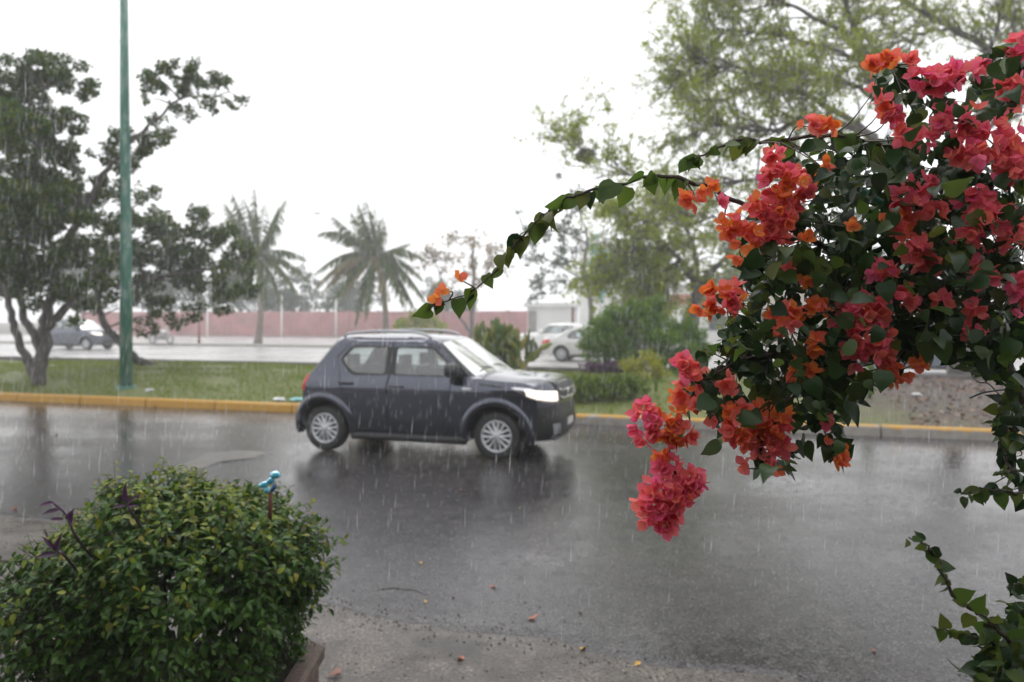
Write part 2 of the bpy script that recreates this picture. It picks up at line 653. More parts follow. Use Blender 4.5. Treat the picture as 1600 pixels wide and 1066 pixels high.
cov = math_node(nt, 'ADD', cov, math_node(nt, 'MULTIPLY', hz, wear), True)
cov = ramp(nt, cov, [(0.38, (0, 0, 0)), (0.5, (1, 1, 1))])
ycol = ramp(nt, noise(nt, 5, 6, g.outputs['Position'], 0.7), [(0.3, (0.50, 0.27, 0.025)), (0.7, (0.42, 0.22, 0.03))])
ccol = ramp(nt, noise(nt, 6, 6, g.outputs['Position'], 0.7), [(0.3, (0.34, 0.32, 0.29)), (0.7, (0.20, 0.18, 0.155))])
mx = node(nt, 'ShaderNodeMix', data_type='RGBA')
nt.links.new(cov, mx.inputs[0])
nt.links.new(ccol, mx.inputs[6])
nt.links.new(ycol, mx.inputs[7])
nt.links.new(mx.outputs[2], b.inputs['Base Color'])
b.inputs['Roughness'].default_value = 0.5
bump(nt, b, noise(nt, 30, 4, g.outputs['Position']), 0.35, 0.01)


def kerb(name, label, n0, wd, h, s0, s1, step, mat, z0=-0.02):
    root = thing(name, label, None, SN(0, n0, 0))
    root['kind'] = 'structure'
    s = s0
    while s < s1:
        L = step * (0.97 + 0.06 * rng.rand()) - 0.028
        dz, dn = rng.normal(0, 0.004), rng.normal(0, 0.006)
        prof = [(0, z0), (0.012, h * 0.82), (0.035, h * 0.97), (0.06, h), (wd, h), (wd, z0)]
        V = [SN(ss, n0 + a + dn, zz + (dz if zz > 0 else 0)) for ss in (s, s + L) for a, zz in prof]
        k = len(prof)
        F = [(i, i + k, i + k + 1, i + 1) for i in range(k - 1)] + [tuple(range(k)), tuple(range(2 * k - 1, k - 1, -1))]
        obj('kerb_stone', V, F, mat, root, smooth=False)
        s += L + 0.028
    return root


kerb('kerb', 'yellow painted roadside kerb along the median', 12.70, 0.17, 0.17, -42, 34, 1.7, M['kerb'])
kerb('far_kerb', 'dark low stone kerb along the far side of the median', 22.5, 0.22, 0.30, -58, 46, 2.4, M['far_kerb'])
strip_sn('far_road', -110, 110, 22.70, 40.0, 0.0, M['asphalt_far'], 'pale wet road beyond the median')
kerb('divider_kerb', 'low grey divider strip between the far roads', 40.0, 1.6, 0.14, -90, 75, 6.0, M['concrete'])
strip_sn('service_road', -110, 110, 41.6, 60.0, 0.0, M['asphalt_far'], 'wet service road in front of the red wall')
strip_sn('far_pavement', -110, 110, 60.0, 61.9, 0.06, M['concrete'], 'pale pavement at the foot of the red wall', 'pavement')

# ------------------------------------------------------------------ cars
HATCH = dict(
    C=[(-1.62, .27), (-1.70, .40), (-1.715, .55), (-1.70, .70), (-1.67, .85), (-1.62, .98), (-1.45, 1.22), (-1.29, 1.42), (-1.20, 1.53), (-1.02, 1.565), (-.5, 1.58), (0, 1.572), (.3, 1.54), (.46, 1.49), (.76, 1.29), (1.06, 1.095), (1.14, 1.075), (1.4, 1.05), (1.70, 1.03), (1.87, .985), (1.935, .89), (1.955, .70), (1.98, .5), (1.96, .34), (1.88, .24)],
    E=[(-1.42, .27), (-1.50, .40), (-1.53, .55), (-1.53, .70), (-1.52, .85), (-1.49, .98), (-1.315, 1.20), (-1.165, 1.385), (-1.065, 1.50), (-.90, 1.53), (-.5, 1.54), (0, 1.535), (.28, 1.505), (.40, 1.455), (.62, 1.25), (.86, 1.045), (.98, 1.025), (1.3, 1.0), (1.55, .985), (1.69, .945), (1.74, .86), (1.75, .68), (1.74, .5), (1.70, .34), (1.62, .26)],
    W=[(.2, .72), (.3, .762), (.45, .797), (.62, .820), (.82, .840), (.90, .840), (.925, .836), (1.03, .752), (1.06, .742), (1.4, .645), (1.47, .61), (1.52, .56), (1.56, .48)],
    ax=(-1.2175, 1.2175), tr=.308, ar=.388,
    fdoor=[(-.255, .31), (.50, .31), (.60, .55), (.62, 1.0), (.80, 1.035), (.64, 1.19), (.37, 1.425), (.1, 1.455), (-.255, 1.462)],
    rdoor=[(-.275, .31), (-.275, 1.462), (-.6, 1.462), (-.90, 1.44), (-1.07, 1.26), (-.99, 1.03), (-.93, .88), (-.82, .68), (-.77, .5), (-.76, .31)],
    fwin=[(-.20, 1.055), (-.20, 1.405), (.32, 1.39), (.64, 1.115), (.66, 1.05)],
    rwin=[(-.335, 1.055), (-.335, 1.41), (-.84, 1.395), (-.985, 1.245), (-.93, 1.17), (-.80, 1.065)],
    rear_glass=(5, 7), belt=1.05, head=(.70, .935, -.27, .52), tail=(.80, 1.03, -.035, .16), handles=((-.13, .90), (-.86, .93)), mirror=(.60, 1.10))
SEDAN = dict(
    C=[(-2.12, .28), (-2.22, .42), (-2.24, .6), (-2.22, .78), (-2.17, .93), (-2.05, .98), (-1.62, 1.02), (-1.2, 1.27), (-.82, 1.405), (-.5, 1.44), (-.1, 1.455), (.2, 1.44), (.38, 1.41), (.5, 1.37), (.85, 1.17), (1.2, .98), (1.3, .96), (1.6, .91), (1.85, .83), (2.0, .76), (2.08, .68), (2.12, .56), (2.13, .44), (2.1, .33), (2.02, .25)],
    E=[(-1.88, .28), (-1.96, .42), (-1.98, .6), (-1.97, .76), (-1.93, .9), (-1.85, .94), (-1.5, .98), (-1.1, 1.23), (-.75, 1.37), (-.45, 1.4), (-.1, 1.41), (.15, 1.395), (.3, 1.365), (.42, 1.325), (.75, 1.13), (1.0, .95), (1.15, .93), (1.5, .87), (1.68, .80), (1.78, .73), (1.84, .66), (1.87, .55), (1.87, .44), (1.84, .33), (1.76, .26)],
    W=[(.2, .76), (.3, .80), (.45, .835), (.6, .85), (.75, .86), (.84, .85), (.9, .82), (.95, .78), (1.27, .66), (1.36, .61), (1.4, .56), (1.45, .48)],
    ax=(-1.3, 1.3), tr=.31, ar=.36,
    fdoor=[(-.12, .31), (.72, .31), (.74, .6), (.74, .9), (.92, .955), (.72, 1.1), (.36, 1.32), (.1, 1.345), (-.12, 1.35)],
    rdoor=[(-.14, .31), (-.14, 1.35), (-.5, 1.34), (-.78, 1.30), (-1.1, 1.12), (-1.12, .95), (-1.0, .72), (-.9, .55), (-.88, .31)],
    fwin=[(-.07, .945), (-.07, 1.30), (.33, 1.275), (.74, 1.0), (.74, .945)],
    rwin=[(-.19, .945), (-.19, 1.30), (-.55, 1.285), (-.78, 1.24), (-1.02, 1.08), (-1.0, .955)],
    rear_glass=(6, 8), belt=.94, head=(.60, .74, -.28, .42), tail=(.70, .90, -.18, .35), handles=((-.0, .82), (-.9, .84)), mirror=(.66, .97))


def in_poly(pts, poly):
    x, y = pts[:, 0], pts[:, 1]
    c = np.zeros(len(pts), bool)
    n = len(poly)
    for i in range(n):
        x1, y1 = poly[i]
        x2, y2 = poly[(i + 1) % n]
        hit = ((y1 > y) != (y2 > y)) & (x < (x2 - x1) * (y - y1) / (y2 - y1 + 1e-12) + x1)
        c ^= hit
    return c


def densify(poly, step=0.05):
    out = []
    n = len(poly)
    for i in range(n):
        a, b = np.array(poly[i]), np.array(poly[(i + 1) % n])
        m = max(1, int(np.linalg.norm(b - a) / step))
        for j in range(m):
            out.append(a + (b - a) * j / m)
    return np.array(out)


def grow(poly, d):
    p = np.asarray(poly, dtype=float)
    c = p.mean(0)
    v = p - c
    ln = np.linalg.norm(v, axis=1)[:, None]
    return c + v * (ln + d) / ln


def round_poly(poly, r=0.04):
    p = np.asarray(poly, dtype=float)
    out = []
    n = len(p)
    for i in range(n):
        a, b, c = p[i - 1], p[i], p[(i + 1) % n]
        la, lc = np.linalg.norm(a - b), np.linalg.norm(c - b)
        ra, rc = min(r, la * 0.4), min(r, lc * 0.4)
        s, e = b + (a - b) / la * ra, b + (c - b) / lc * rc
        for t in (0, .33, .67, 1):
            out.append((1 - t) ** 2 * s + 2 * t * (1 - t) * b + t * t * e)
    return np.array(out)


class Car:
    def __init__(self, d):
        self.d = d
        self.C = catmull(d['C'], 3)
        self.E = catmull(d['E'], 3)
        self.xm = max(abs(d['E'][2][0]), abs(d['E'][-3][0]))

    def W(self, x, z):
        t = self.d['W']
        wz = np.interp(z, [a for a, _ in t], [b for _, b in t])
        q = np.clip((np.abs(x) - (self.xm - 0.62)) / 0.62, 0, 1.2)
        return wz * (1 - 0.075 * q * q)

    def side(self, name, outline, holes, off, mat, parent, sgns=(-1, 1), depth=0.03, step=0.085, label=None):
        mb = MB()
        outline = densify(outline)
        loops = [outline] + [densify(h) for h in holes]
        vs, ed = [], []
        for L in loops:
            o = len(vs)
            vs += [tuple(p) for p in L]
            ed += [(o + i, o + (i + 1) % len(L)) for i in range(len(L))]
        lo, hi = outline.min(0), outline.max(0)
        gx, gz = np.meshgrid(np.arange(lo[0], hi[0], step), np.arange(lo[1], hi[1], step))
        gp = np.stack([gx.ravel(), gz.ravel()], 1)
        keep = in_poly(gp, outline)
        for h in holes:
            keep &= ~in_poly(gp, np.asarray(h))
        gp = gp[keep]
        bp = np.concatenate(loops)
        if len(gp):
            dm = np.min(np.linalg.norm(gp[:, None] - bp[None], axis=2), axis=1)
            gp = gp[dm > step * 0.4]
        vs += [tuple(p) for p in gp]
        r = delaunay_2d_cdt([Vector(v) for v in vs], ed, [], 0, 1e-5)
        v2 = np.array([tuple(v) for v in r[0]])
        tri = np.array([tuple(f) for f in r[2]])
        cen = v2[tri].mean(1)
        keep = in_poly(cen, outline)
        for h in holes:
            keep &= ~in_poly(cen, np.asarray(h))
        tri = tri[keep]
        # boundary edges turn inwards, so that a panel has thickness
        cnt = {}
        for t in tri:
            for a, b in ((t[0], t[1]), (t[1], t[2]), (t[2], t[0])):
                cnt[(min(a, b), max(a, b))] = cnt.get((min(a, b), max(a, b)), 0) + 1
        be = [e for e, c in cnt.items() if c == 1]
        y = self.W(v2[:, 0], v2[:, 1]) + off
        for s in sgns:
            Vv = np.stack([v2[:, 0], s * y, v2[:, 1]], 1)
            Vi = np.stack([v2[:, 0], s * (y - depth), v2[:, 1]], 1)
            F = [tuple(t) if s < 0 else tuple(t[::-1]) for t in tri]
            mb.add(Vv, F)
            mb.add(np.concatenate([Vv, Vi]), [(a, b, b + len(v2), a + len(v2)) for a, b in be])
        return mb.obj(name, mat, parent, smooth=False if depth == 0 else True, local=True)

    def strip(self, name, i0, i1, mat, parent, t0=-1, t1=1, off=0.0, label=None, nt_=15, p=4.0):
        a, b = int(round(i0 * 3)), int(round(i1 * 3))
        C, E = self.C[a:b + 1], self.E[a:b + 1]
        ts = np.linspace(t0, t1, nt_)
        V = []
        for c, e in zip(C, E):
            wd = self.W(e[0], e[1])
            for t in ts:
                q = abs(t) ** p
                x, z = c + (e - c) * q
                V.append((x, t * wd, z))
        V = np.array(V)
        if off:
            T = np.gradient(C, axis=0)
            nrm = unit(np.stack([-T[:, 1], T[:, 0]], 1))
            for i in range(len(C)):
                V[i * nt_:(i + 1) * nt_, 0] += nrm[i, 0] * off
                V[i * nt_:(i + 1) * nt_, 2] += nrm[i, 1] * off
        F = []
        for i in range(len(C) - 1):
            for j in range(nt_ - 1):
                F.append((i * nt_ + j, i * nt_ + j + 1, (i + 1) * nt_ + j + 1, (i + 1) * nt_ + j))
        return obj(name, V, F, mat, parent, True, local=True)

    def corner(self, end, s, z, p=4.0):
        d = self.d
        idx = range(0, 6) if end == 'rear' else range(24, 17, -1)
        zs = [d['E'][i][1] for i in idx]
        xE = np.interp(z, zs, [d['E'][i][0] for i in idx])
        xC = np.interp(z, zs, [d['C'][i][0] for i in idx])
        sg = 1 if end == 'front' else -1
        if s < 0:
            x = xE + sg * s
            return np.array([x, self.W(x, z), z])
        t = 1 - s
        return np.array([xC + (xE - xC) * t ** p, t * self.W(xE, z), z])

    def corner_patch(self, name, end, zlo, zhi, s0, s1, mat, parent, sg, off=0.012, shape=None, nu=16, nv=6):
        V = []
        for j in range(nv + 1):
            for i in range(nu + 1):
                u, v = i / nu, j / nv
                a, b = (zlo, zhi) if shape is None else shape(u, zlo, zhi)
                p = self.corner(end, s0 + (s1 - s0) * u, a + (b - a) * v)
                q = self.corner(end, s0 + (s1 - s0) * u + 0.01, a + (b - a) * v)
                t = q - p
                n = unit(np.array([-t[1], t[0], 0]))
                if n[1] < 0 or (abs(n[1]) < 0.2 and n[0] * (1 if end == 'front' else -1) < 0):
                    n = -n
                edge = min(u, 1 - u, v, 1 - v)
                p = p + n * (off if edge > 0.001 else -0.004)
                V.append((p[0], sg * p[1], p[2]))
        F = []
        for j in range(nv):
            for i in range(nu):
                a = j * (nu + 1) + i
                F.append((a, a + 1, a + nu + 2, a + nu + 1))
        return obj(name, V, F, mat, parent, True, local=True)


def wheel(parent, x, y, r, sgn, full):
    root = obj('wheel', *lathe([(r * .62, -.09), (r * .62, .06), (r * .50, .06)], 24), M['black'], parent, True, local=True)
    root.location = (x, y, r)
    w2 = .085
    V, F = lathe([(r * .64, -w2), (r * .80, -w2 - .008), (r * .93, -w2), (r * .985, -w2 * .75), (r, -w2 * .3), (r, w2 * .3), (r * .985, w2 * .75), (r * .93, w2), (r * .80, w2 + .008), (r * .64, w2)], 36)
    obj('tyre', V, F, M['rubber'], root, True, local=True)
    mb = MB()
    o = sgn * w2
    V, F = lathe([(r * .67, o * .9), (r * .655, o * 1.08), (r * .60, o * 1.06), (r * .565, o * .72)], 36)
    mb.add(V, F)
    ns = 7
    for i in range(ns):
        a = 2 * math.pi * i / ns + 0.3
        ca, sa = math.cos(a), math.sin(a)
        for half in (-1, 1):
            pr = []
            for rr, hw, oo in ((r * .14, .030, 1.10), (r * .36, .017, 1.04), (r * .585, .024, .98)):
                for tt, dd in ((-1, 0.55), (-.6, 1.0), (.6, 1.0), (1, 0.55)):
                    tw = tt * hw + half * (0.012 + 0.045 * (rr / r))
                    pr.append((ca * rr - sa * tw, o * oo * (0.25 + .75 * dd), sa * rr + ca * tw))
            Fq = [(k * 4 + j, k * 4 + j + 1, k * 4 + j + 5, k * 4 + j + 4) for k in range(2) for j in range(3)]
            mb.add(pr, Fq)
    V, F = lathe([(0.001, o * 1.16), (r * .10, o * 1.15), (r * .17, o * 1.08), (r * .19, o * .7)], 20)
    mb.add(V, F)
    mb.obj('rim', M['silver'], root, True, local=True)
    V, F = lathe([(0.001, o * .35), (r * .6, o * .35)], 24)
    obj('brake_disc', V, F, M['black'], root, True, local=True)
    return root


def make_car(name, label, loc, rz, spec, paint, full, lamp, group=None, flip=1.0):
    d = dict(spec)
    c = Car(d)
    root = thing(name, label, 'car', loc, rz, group)
    ar = d['ar']
    E = c.E
    # outline: along the roofline from tail to nose, back along the sill round both arches
    out = [tuple(p) for p in E]
    for ax in (d['ax'][1], d['ax'][0]):
        a0 = math.asin((.27 - d['tr'] - .01) / ar)
        for a in np.linspace(a0, math.pi - a0, 22):
            out.append((ax + ar * math.cos(a), d['tr'] + .01 + ar * math.sin(a)))
    fd, rd = round_poly(d['fdoor'], .05), round_poly(d['rdoor'], .05)
    fw, rw = round_poly(d['fwin'], .05), round_poly(d['rwin'], .05)
    c.side('body', out, [grow(fd, .013), grow(rd, .013)] if full else [grow(fd, .006), grow(rd, .006)], 0, paint, root, step=.045 if full else .085)
    for nm, dp, wp, hd in (('front_door', fd, fw, d['handles'][0]), ('rear_door', rd, rw, d['handles'][1])):
        for sg in (-1, 1):
            dr = c.side(nm, dp, [wp], 0.0015, paint, root, (sg,), step=.04 if full else .085)
            c.side('window_frame', grow(wp, .034), [grow(wp, -.002)], .004, M['black'], dr, (sg,), .012, .2)
            c.side('window_pane', grow(wp, .004), [], -.008, M['glass'], dr, (sg,), 0, .12)
            if full:
                mb = MB()
                hx, hz = hd
                y = float(c.W(hx, hz)) + .001
                pts = np.array([(hx - .09, sg * y, hz), (hx - .075, sg * (y + .03), hz + .004), (hx + .02, sg * (y + .035), hz + .006), (hx + .09, sg * (y + .028), hz + .004), (hx + .105, sg * y, hz)])
                mb.tube(catmull(pts, 3), .016, 6)
                mb.obj('handle', M['black'], dr, local=True)
    if full:
        bx0, bx1 = d['rwin'][0][0] + .02, d['fwin'][0][0] - .02
        for sg in (-1, 1):
            c.side('pillar_trim', [(bx0, d['belt'] + .005), (bx1, d['belt'] + .005), (bx1, d['fwin'][1][1] - .004), (bx0, d['fwin'][1][1] - .004)], [], .007, M['black'], root, (sg,), .012, .3)
    rg = d['rear_glass']
    c.strip('rear_bumper', 0, 3, paint, root)
    c.strip('tailgate', 3, rg[0], paint, root)
    c.strip('rear_window', rg[0], rg[1], M['screen'], root)
    c.strip('roof', rg[1], 13, paint, root)
    c.strip('windscreen', 13, 15, M['screen'], root, -.94, .94)
    c.strip('pillar', 13, 15, M['black'], root, .93, 1, .003, nt_=3)
    c.strip('pillar', 13, 15, M['black'], root, -1, -.93, .003, nt_=3)
    c.strip('bonnet', 15, 19, paint, root)
    c.strip('nose', 19, 21, paint, root)
    c.strip('front_bumper', 21, 24, M['black'] if full else paint, root)
    c.strip('grille', 19.33, 20.67, M['black'], root, -.60, .60, .012)
    c.strip('lower_grille', 22, 23.33, M['black'], root, -.62, .62, .01)
    zl, zh, s0, s1 = d['head']

    def hshape(u, a, b):
        lo = a + (b - a) * (0.86 * (1 - u) ** 3.2 + 0.04 * u)
        return lo, b - (b - a) * 0.16 * u
    for sg in (-1, 1):
        h = c.corner_patch('headlight', 'front', zl, zh, s0, s1, M['chrome'] if full else M['white_lens'], root, sg, .010, hshape)

        def inner(u, a, b):
            lo, hi = hshape(0.16 + 0.74 * u, a, b)
            m = (hi - lo)
            return lo + m * .12, hi - m * .08
        ds = s1 - s0
        c.corner_patch('lamp', 'front', zl, zh, s0 + ds * .16, s0 + ds * .90, M['lamp_on'] if lamp else M['white_lens'], h, sg, .020, inner)
        c.corner_patch('tail_light', 'rear', d['tail'][0], d['tail'][1], d['tail'][2], d['tail'][3], M['red_lens'], root, sg, .012)
    # cabin and underside
    x0, x1 = d['ax'][0], d['ax'][1]
    mb = MB()
    mb.box((x0 + .38, -.70, .23), (x1 - .38, .70, .34))
    mb.box((x0 - .30, -.42, .26), (x0 + .38, .42, .50))
    mb.box((x1 - .38, -.42, .24), (x1 + .40, .42, .55))
    mb.obj('floor_pan', M['black'], root, smooth=False, local=True)
    mb = MB()
    mb.box((.58, -.66, .60), (.92, .66, d['belt'] - .08))
    mb.obj('dashboard', M['seat'], root, smooth=False, local=True)
    for nm, sx, y0, y1 in (('front_seat', .0, -.56, -.10), ('front_seat', .0, .10, .56), ('rear_seat', -.78, -.6, .6)):
        mb = MB()
        zb = d['belt'] - .55
        mb.box((sx - .1, y0, .36), (sx + .40, y1, zb + .06))
        pr = [(sx - .12, zb), (sx - .02, zb), (sx - .17, zb + .62), (sx - .25, zb + .60)]
        mb.add([(x, y, z) for y in (y0 + .02, y1 - .02) for x, z in pr], [(0, 1, 2, 3), (7, 6, 5, 4), (0, 4, 5, 1), (1, 5, 6, 2), (2, 6, 7, 3), (3, 7, 4, 0)])
        for hy in ([(y0 + y1) / 2] if nm == 'front_seat' else [-.36, .36]):
            mb.box((sx - .27, hy - .12, zb + .63), (sx - .19, hy + .12, zb + .79))
        mb.obj(nm, M['seat'], root, smooth=False, local=True)
    a = np.linspace(0, 2 * math.pi, 19)
    ring = np.stack([.46 + .06 * np.sin(a), .34 + .18 * np.cos(a), d['belt'] - .08 + .17 * np.sin(a)], 1)
    mb = MB()
    mb.tube(ring, .014, 6, cap=False)
    mb.obj('steering_wheel', M['black'], root, local=True)
    for ax in d['ax']:
        for sg in (-1, 1):
            V = []
            for al in np.linspace(-.1, math.pi + .1, 20):
                for r_, y_ in ((.05, .40), (ar * 1.005, .40), (ar * 1.005, float(c.W(ax, .5)) - .03)):
                    V.append((ax + r_ * math.cos(al), sg * y_, d['tr'] + .01 + r_ * math.sin(al)))
            F = [(i * 3 + j, i * 3 + j + 1, i * 3 + j + 4, i * 3 + j + 3) for i in range(19) for j in range(2)]
            obj('wheel_well', V, F, M['black'], root, True, local=True)
            wheel(root, ax, sg * (float(c.W(ax, .35)) - .095), d['tr'], sg, full)
            V = []
            aa = np.linspace(-.22, math.pi + .22, 30)
            rr = [(ar * .985, -.05), (ar * .985, .016), (ar * 1.02, .030), (ar * 1.10, .034), (ar * 1.17, .026), (ar * 1.24, .0)]
            for al in aa:
                for r_, o_ in rr:
                    px_, pz_ = ax + r_ * math.cos(al), d['tr'] + .01 + r_ * math.sin(al)
                    if full is False:
                        o_ *= .4
                    V.append((px_, sg * (float(c.W(px_, pz_)) + o_), pz_))
            k = len(rr)
            F = [(i * k + j, i * k + j + 1, (i + 1) * k + j + 1, (i + 1) * k + j) for i in range(len(aa) - 1) for j in range(k - 1)]
            obj('arch_flare', V, F, paint, root, True, local=True)
    mb_side = []
    for sg in (-1, 1):
        mb = MB()
        xs = np.linspace(d['ax'][0] + ar + .02, d['ax'][1] - ar - .02, 10)
        pts = [(x, sg * (float(c.W(x, .28)) - .015), .235) for x in xs]
        mb.tube(pts, .055, 8)
        mb.obj('sill', M['black'], root, local=True)
        # door mirror
        mx_, mz_ = d['mirror']
        y0 = float(c.W(mx_, mz_))
        hull = obj('mirror', *mirror_shell(mx_ + .06, sg, y0 + .13, mz_ + .03), M['black'] if full else paint, root, True, local=True)
        mb = MB()
        mb.tube([(mx_ + .12, sg * (y0 - .02), mz_ - .06), (mx_ + .09, sg * (y0 + .06), mz_ - .035)], .022, 6)
        mb.obj('mirror_arm', M['black'], hull, local=True)
    if full:
        for sg in (-1, 1):
            pts = catmull([(-1.05, sg * .52, 1.525), (-.98, sg * .535, 1.575), (-.6, sg * .545, 1.612), (-.1, sg * .54, 1.605), (.14, sg * .535, 1.575), (.24, sg * .53, 1.525)], 5)
            mb = MB()
            mb.tube(pts, .018, 8)
            mb.obj('roof_rail', M['trim'], root, local=True)
            mb = MB()
            y = float(c.W(.86, .90)) + .004
            mb.add([(.80, sg * y, .885), (.90, sg * y, .885), (.92, sg * (y + .002), .90), (.90, sg * y, .915), (.80, sg * y, .915), (.785, sg * (y + .002), .90), (.85, sg * (y + .014), .90)], [(0, 1, 6), (1, 2, 6), (2, 3, 6), (3, 4, 6), (4, 5, 6), (5, 0, 6)])
            mb.obj('side_indicator', M['white_lens'], root, local=True)
            # dark vent slit on the bonnet flank
            c.side('vent_slit', [(1.0, .950), (1.32, .925), (1.33, .940), (1.02, .978)], [], .004, M['black'], root, (sg,), .01, .2)
            # silver skid plate claw at the nose corner
            V = []
            for z in (.27, .33, .40, .47):
                for t in (.50 + (z - .27) * .5, .70 + (z - .27) * .45):
                    p = c.corner('front', 1 - t, z)
                    V.append((p[0] + .020, sg * p[1], p[2]))
            F = [(0, 1, 3, 2), (2, 3, 5, 4), (4, 5, 7, 6)]
            obj('bumper_claw', V, F, M['trim'], root, False, local=True)
        c.strip('skid_plate', 23.34, 24, M['trim'], root, -.62, .62, .018)
        for t in (-.2, .0, .2):
            mb = MB()
        for zz in (.87, .77):
            pts = []
            for t in np.linspace(-.5, .5, 11):
                p = c.corner('front', 1 - abs(t), zz)
                pts.append((p[0] + .022, t * float(c.W(1.7, zz)) * .98, zz + .02 * (abs(t) > .45)))
            mb = MB()
            mb.tube(pts, .012, 6)
            mb.obj('grille_bar', M['chrome'], root, local=True)
        mb = MB()
        mb.box((1.975, -.15, .41), (1.992, .15, .50))
        mb.obj('number_plate', M['white_lens'], root, False, local=True)
        V, F = lathe([(.001, 0), (.055, 0), (.06, .008), (.045, .014), (.001, .014)], 20)
        e = obj('emblem', V, F, M['chrome'], root, True, local=True)
        e.rotation_euler = (0, 0, R(-90))
        e.location = (1.955, 0, .83)
        for y0 in (-.05, .42):
            mb = MB()
            mb.tube([(1.03, y0, 1.09), (.97, y0 - .28, 1.155), (.95, y0 - .50, 1.165)], .008, 5)
            mb.obj('wiper', M['black'], root, local=True)
        mb = MB()
        mb.tube([(-.78, .0, 1.56), (-.92, 0, 1.72)], [.006, .003], 5)
        mb.obj('aerial', M['black'], root, local=True)
    return root


def mirror_shell(x, sg, y, z):
    pr = []
    for t, (hw, hh, dx) in zip((-1, -.6, .2, .8, 1), ((.06, .06, .0), (.095, .085, -.01), (.10, .095, 0), (.08, .075, .01), (.035, .035, .02))):
        for a in np.linspace(0, 2 * math.pi, 12, endpoint=False):
            ca, sa = math.cos(a), math.sin(a)
            pr.append((x + dx + hw * np.sign(ca) * abs(ca) ** .7, sg * (y + t * .115), z + hh * np.sign(sa) * abs(sa) ** .7))
    F = [(i * 12 + j, i * 12 + (j + 1) % 12, (i + 1) * 12 + (j + 1) % 12, (i + 1) * 12 + j) for i in range(4) for j in range(12)]
    F += [tuple(range(12)), tuple(range(48, 60))]
    return np.array(pr), F


RZ = math.atan2(U[1], U[0])
# where the near wheels touch the road
a, bb = G(509, 706), G(776, 722)
mid = (a + bb) / 2
fw = unit(bb - a)
lft = np.array([-fw[1], fw[0], 0])
ctr = mid + lft * 0.74
ctr[2] = 0.013
make_car('hatchback', 'dark grey compact hatchback with lit headlights driving through the rain', ctr, math.atan2(fw[1], fw[0]), HATCH, M['paint_grey'], True, True)


def far_car(name, label, px, d, rz, spec, paint, lamp, group=None, sc=(1, 1, 1)):
    o = make_car(name, label, (((px - CX) / FPX) * d, d, 0.0), rz, spec, paint, False, lamp, group)
    o.scale = sc
    return o


far_car('sport_utility_car', 'dark blue grey car behind the left tree on the far road, headlights on', 122, 43.0, RZ, HATCH, M['paint_suv'], True, 'cars on the far road', (1.12, 1.05, 1.08))
far_car('sedan', 'pale silver sedan half hidden behind the big round shrub', 932, 31.5, RZ, SEDAN, M['paint_silver'], False, 'cars on the far road')
far_car('white_car', 'white car just left of the silver sedan in the mist', 872, 38.5, RZ + math.pi, HATCH, M['paint_white'], False, 'cars on the far road', (1, 1, .96))
far_car('blue_grey_car', 'blue grey car glimpsed through the flowering vine on the right', 1440, 24.6, RZ, SEDAN, M['paint_blue'], False, 'cars on the far road')

# ------------------------------------------------------------------ trees
M['leaf_dark'] = leafmat('dark_tree_leaf', [(0.024, 0.062, 0.010), (0.038, 0.086, 0.012), (0.066, 0.118, 0.014), (0.17, 0.18, 0.018)], 0.55, 0.38, 0.1)
M['leaf_fresh'] = leafmat('fresh_green_leaf', [(0.20, 0.28, 0.012), (0.27, 0.34, 0.016), (0.36, 0.40, 0.03), (0.19, 0.23, 0.012)], 0.55, 0.5, 0.1)
M['leaf_mid'] = leafmat('mid_green_leaf', [(0.06, 0.09, 0.025), (0.09, 0.125, 0.03), (0.13, 0.16, 0.04)], 0.45, 0.3)
M['leaf_shrub'] = leafmat('shrub_leaf', [(0.085, 0.18, 0.018), (0.13, 0.24, 0.022), (0.18, 0.29, 0.027)], 0.55, 0.4, 0.1)
M['leaf_lime'] = leafmat('lime_leaf', [(0.36, 0.38, 0.03), (0.48, 0.46, 0.04), (0.12, 0.15, 0.03)], 0.5, 0.35, 0.2)
M['leaf_low'] = leafmat('low_plant_leaf', [(0.07, 0.12, 0.02), (0.11, 0.17, 0.025), (0.15, 0.20, 0.035)], 0.5, 0.3, 0.2)
M['leaf_tan'] = leafmat('tan_leaf', [(0.30, 0.17, 0.06), (0.22, 0.15, 0.06), (0.14, 0.13, 0.05), (0.34, 0.20, 0.09)], 0.5, 0.35)
M['leaf_blue'] = leafmat('far_leaf', [(0.03, 0.065, 0.03), (0.05, 0.09, 0.036), (0.04, 0.075, 0.03)], 0.55, 0.3, 0.1)
M['leaf_purple'] = leafmat('purple_leaf', [(0.05, 0.012, 0.05), (0.075, 0.02, 0.07), (0.04, 0.012, 0.045)], 0.35, 0.2)
M['frond'] = leafmat('palm_leaflet', [(0.050, 0.095, 0.016), (0.075, 0.12, 0.020), (0.12, 0.14, 0.03)], 0.5, 0.35, 0.15)
M['frond_dry'] = leafmat('yellow_palm_leaflet', [(0.20, 0.17, 0.05), (0.15, 0.14, 0.05), (0.17, 0.11, 0.05)], 0.5, 0.3)

LEAF_S = leaf_template([0.0, 0.30, 0.0], 0.15, 0.12)              # small far leaf, 4 faces
LEAF_N = leaf_template([0.0, 0.17, 0.13, 0.0], 0.25, 0.10)        # narrow


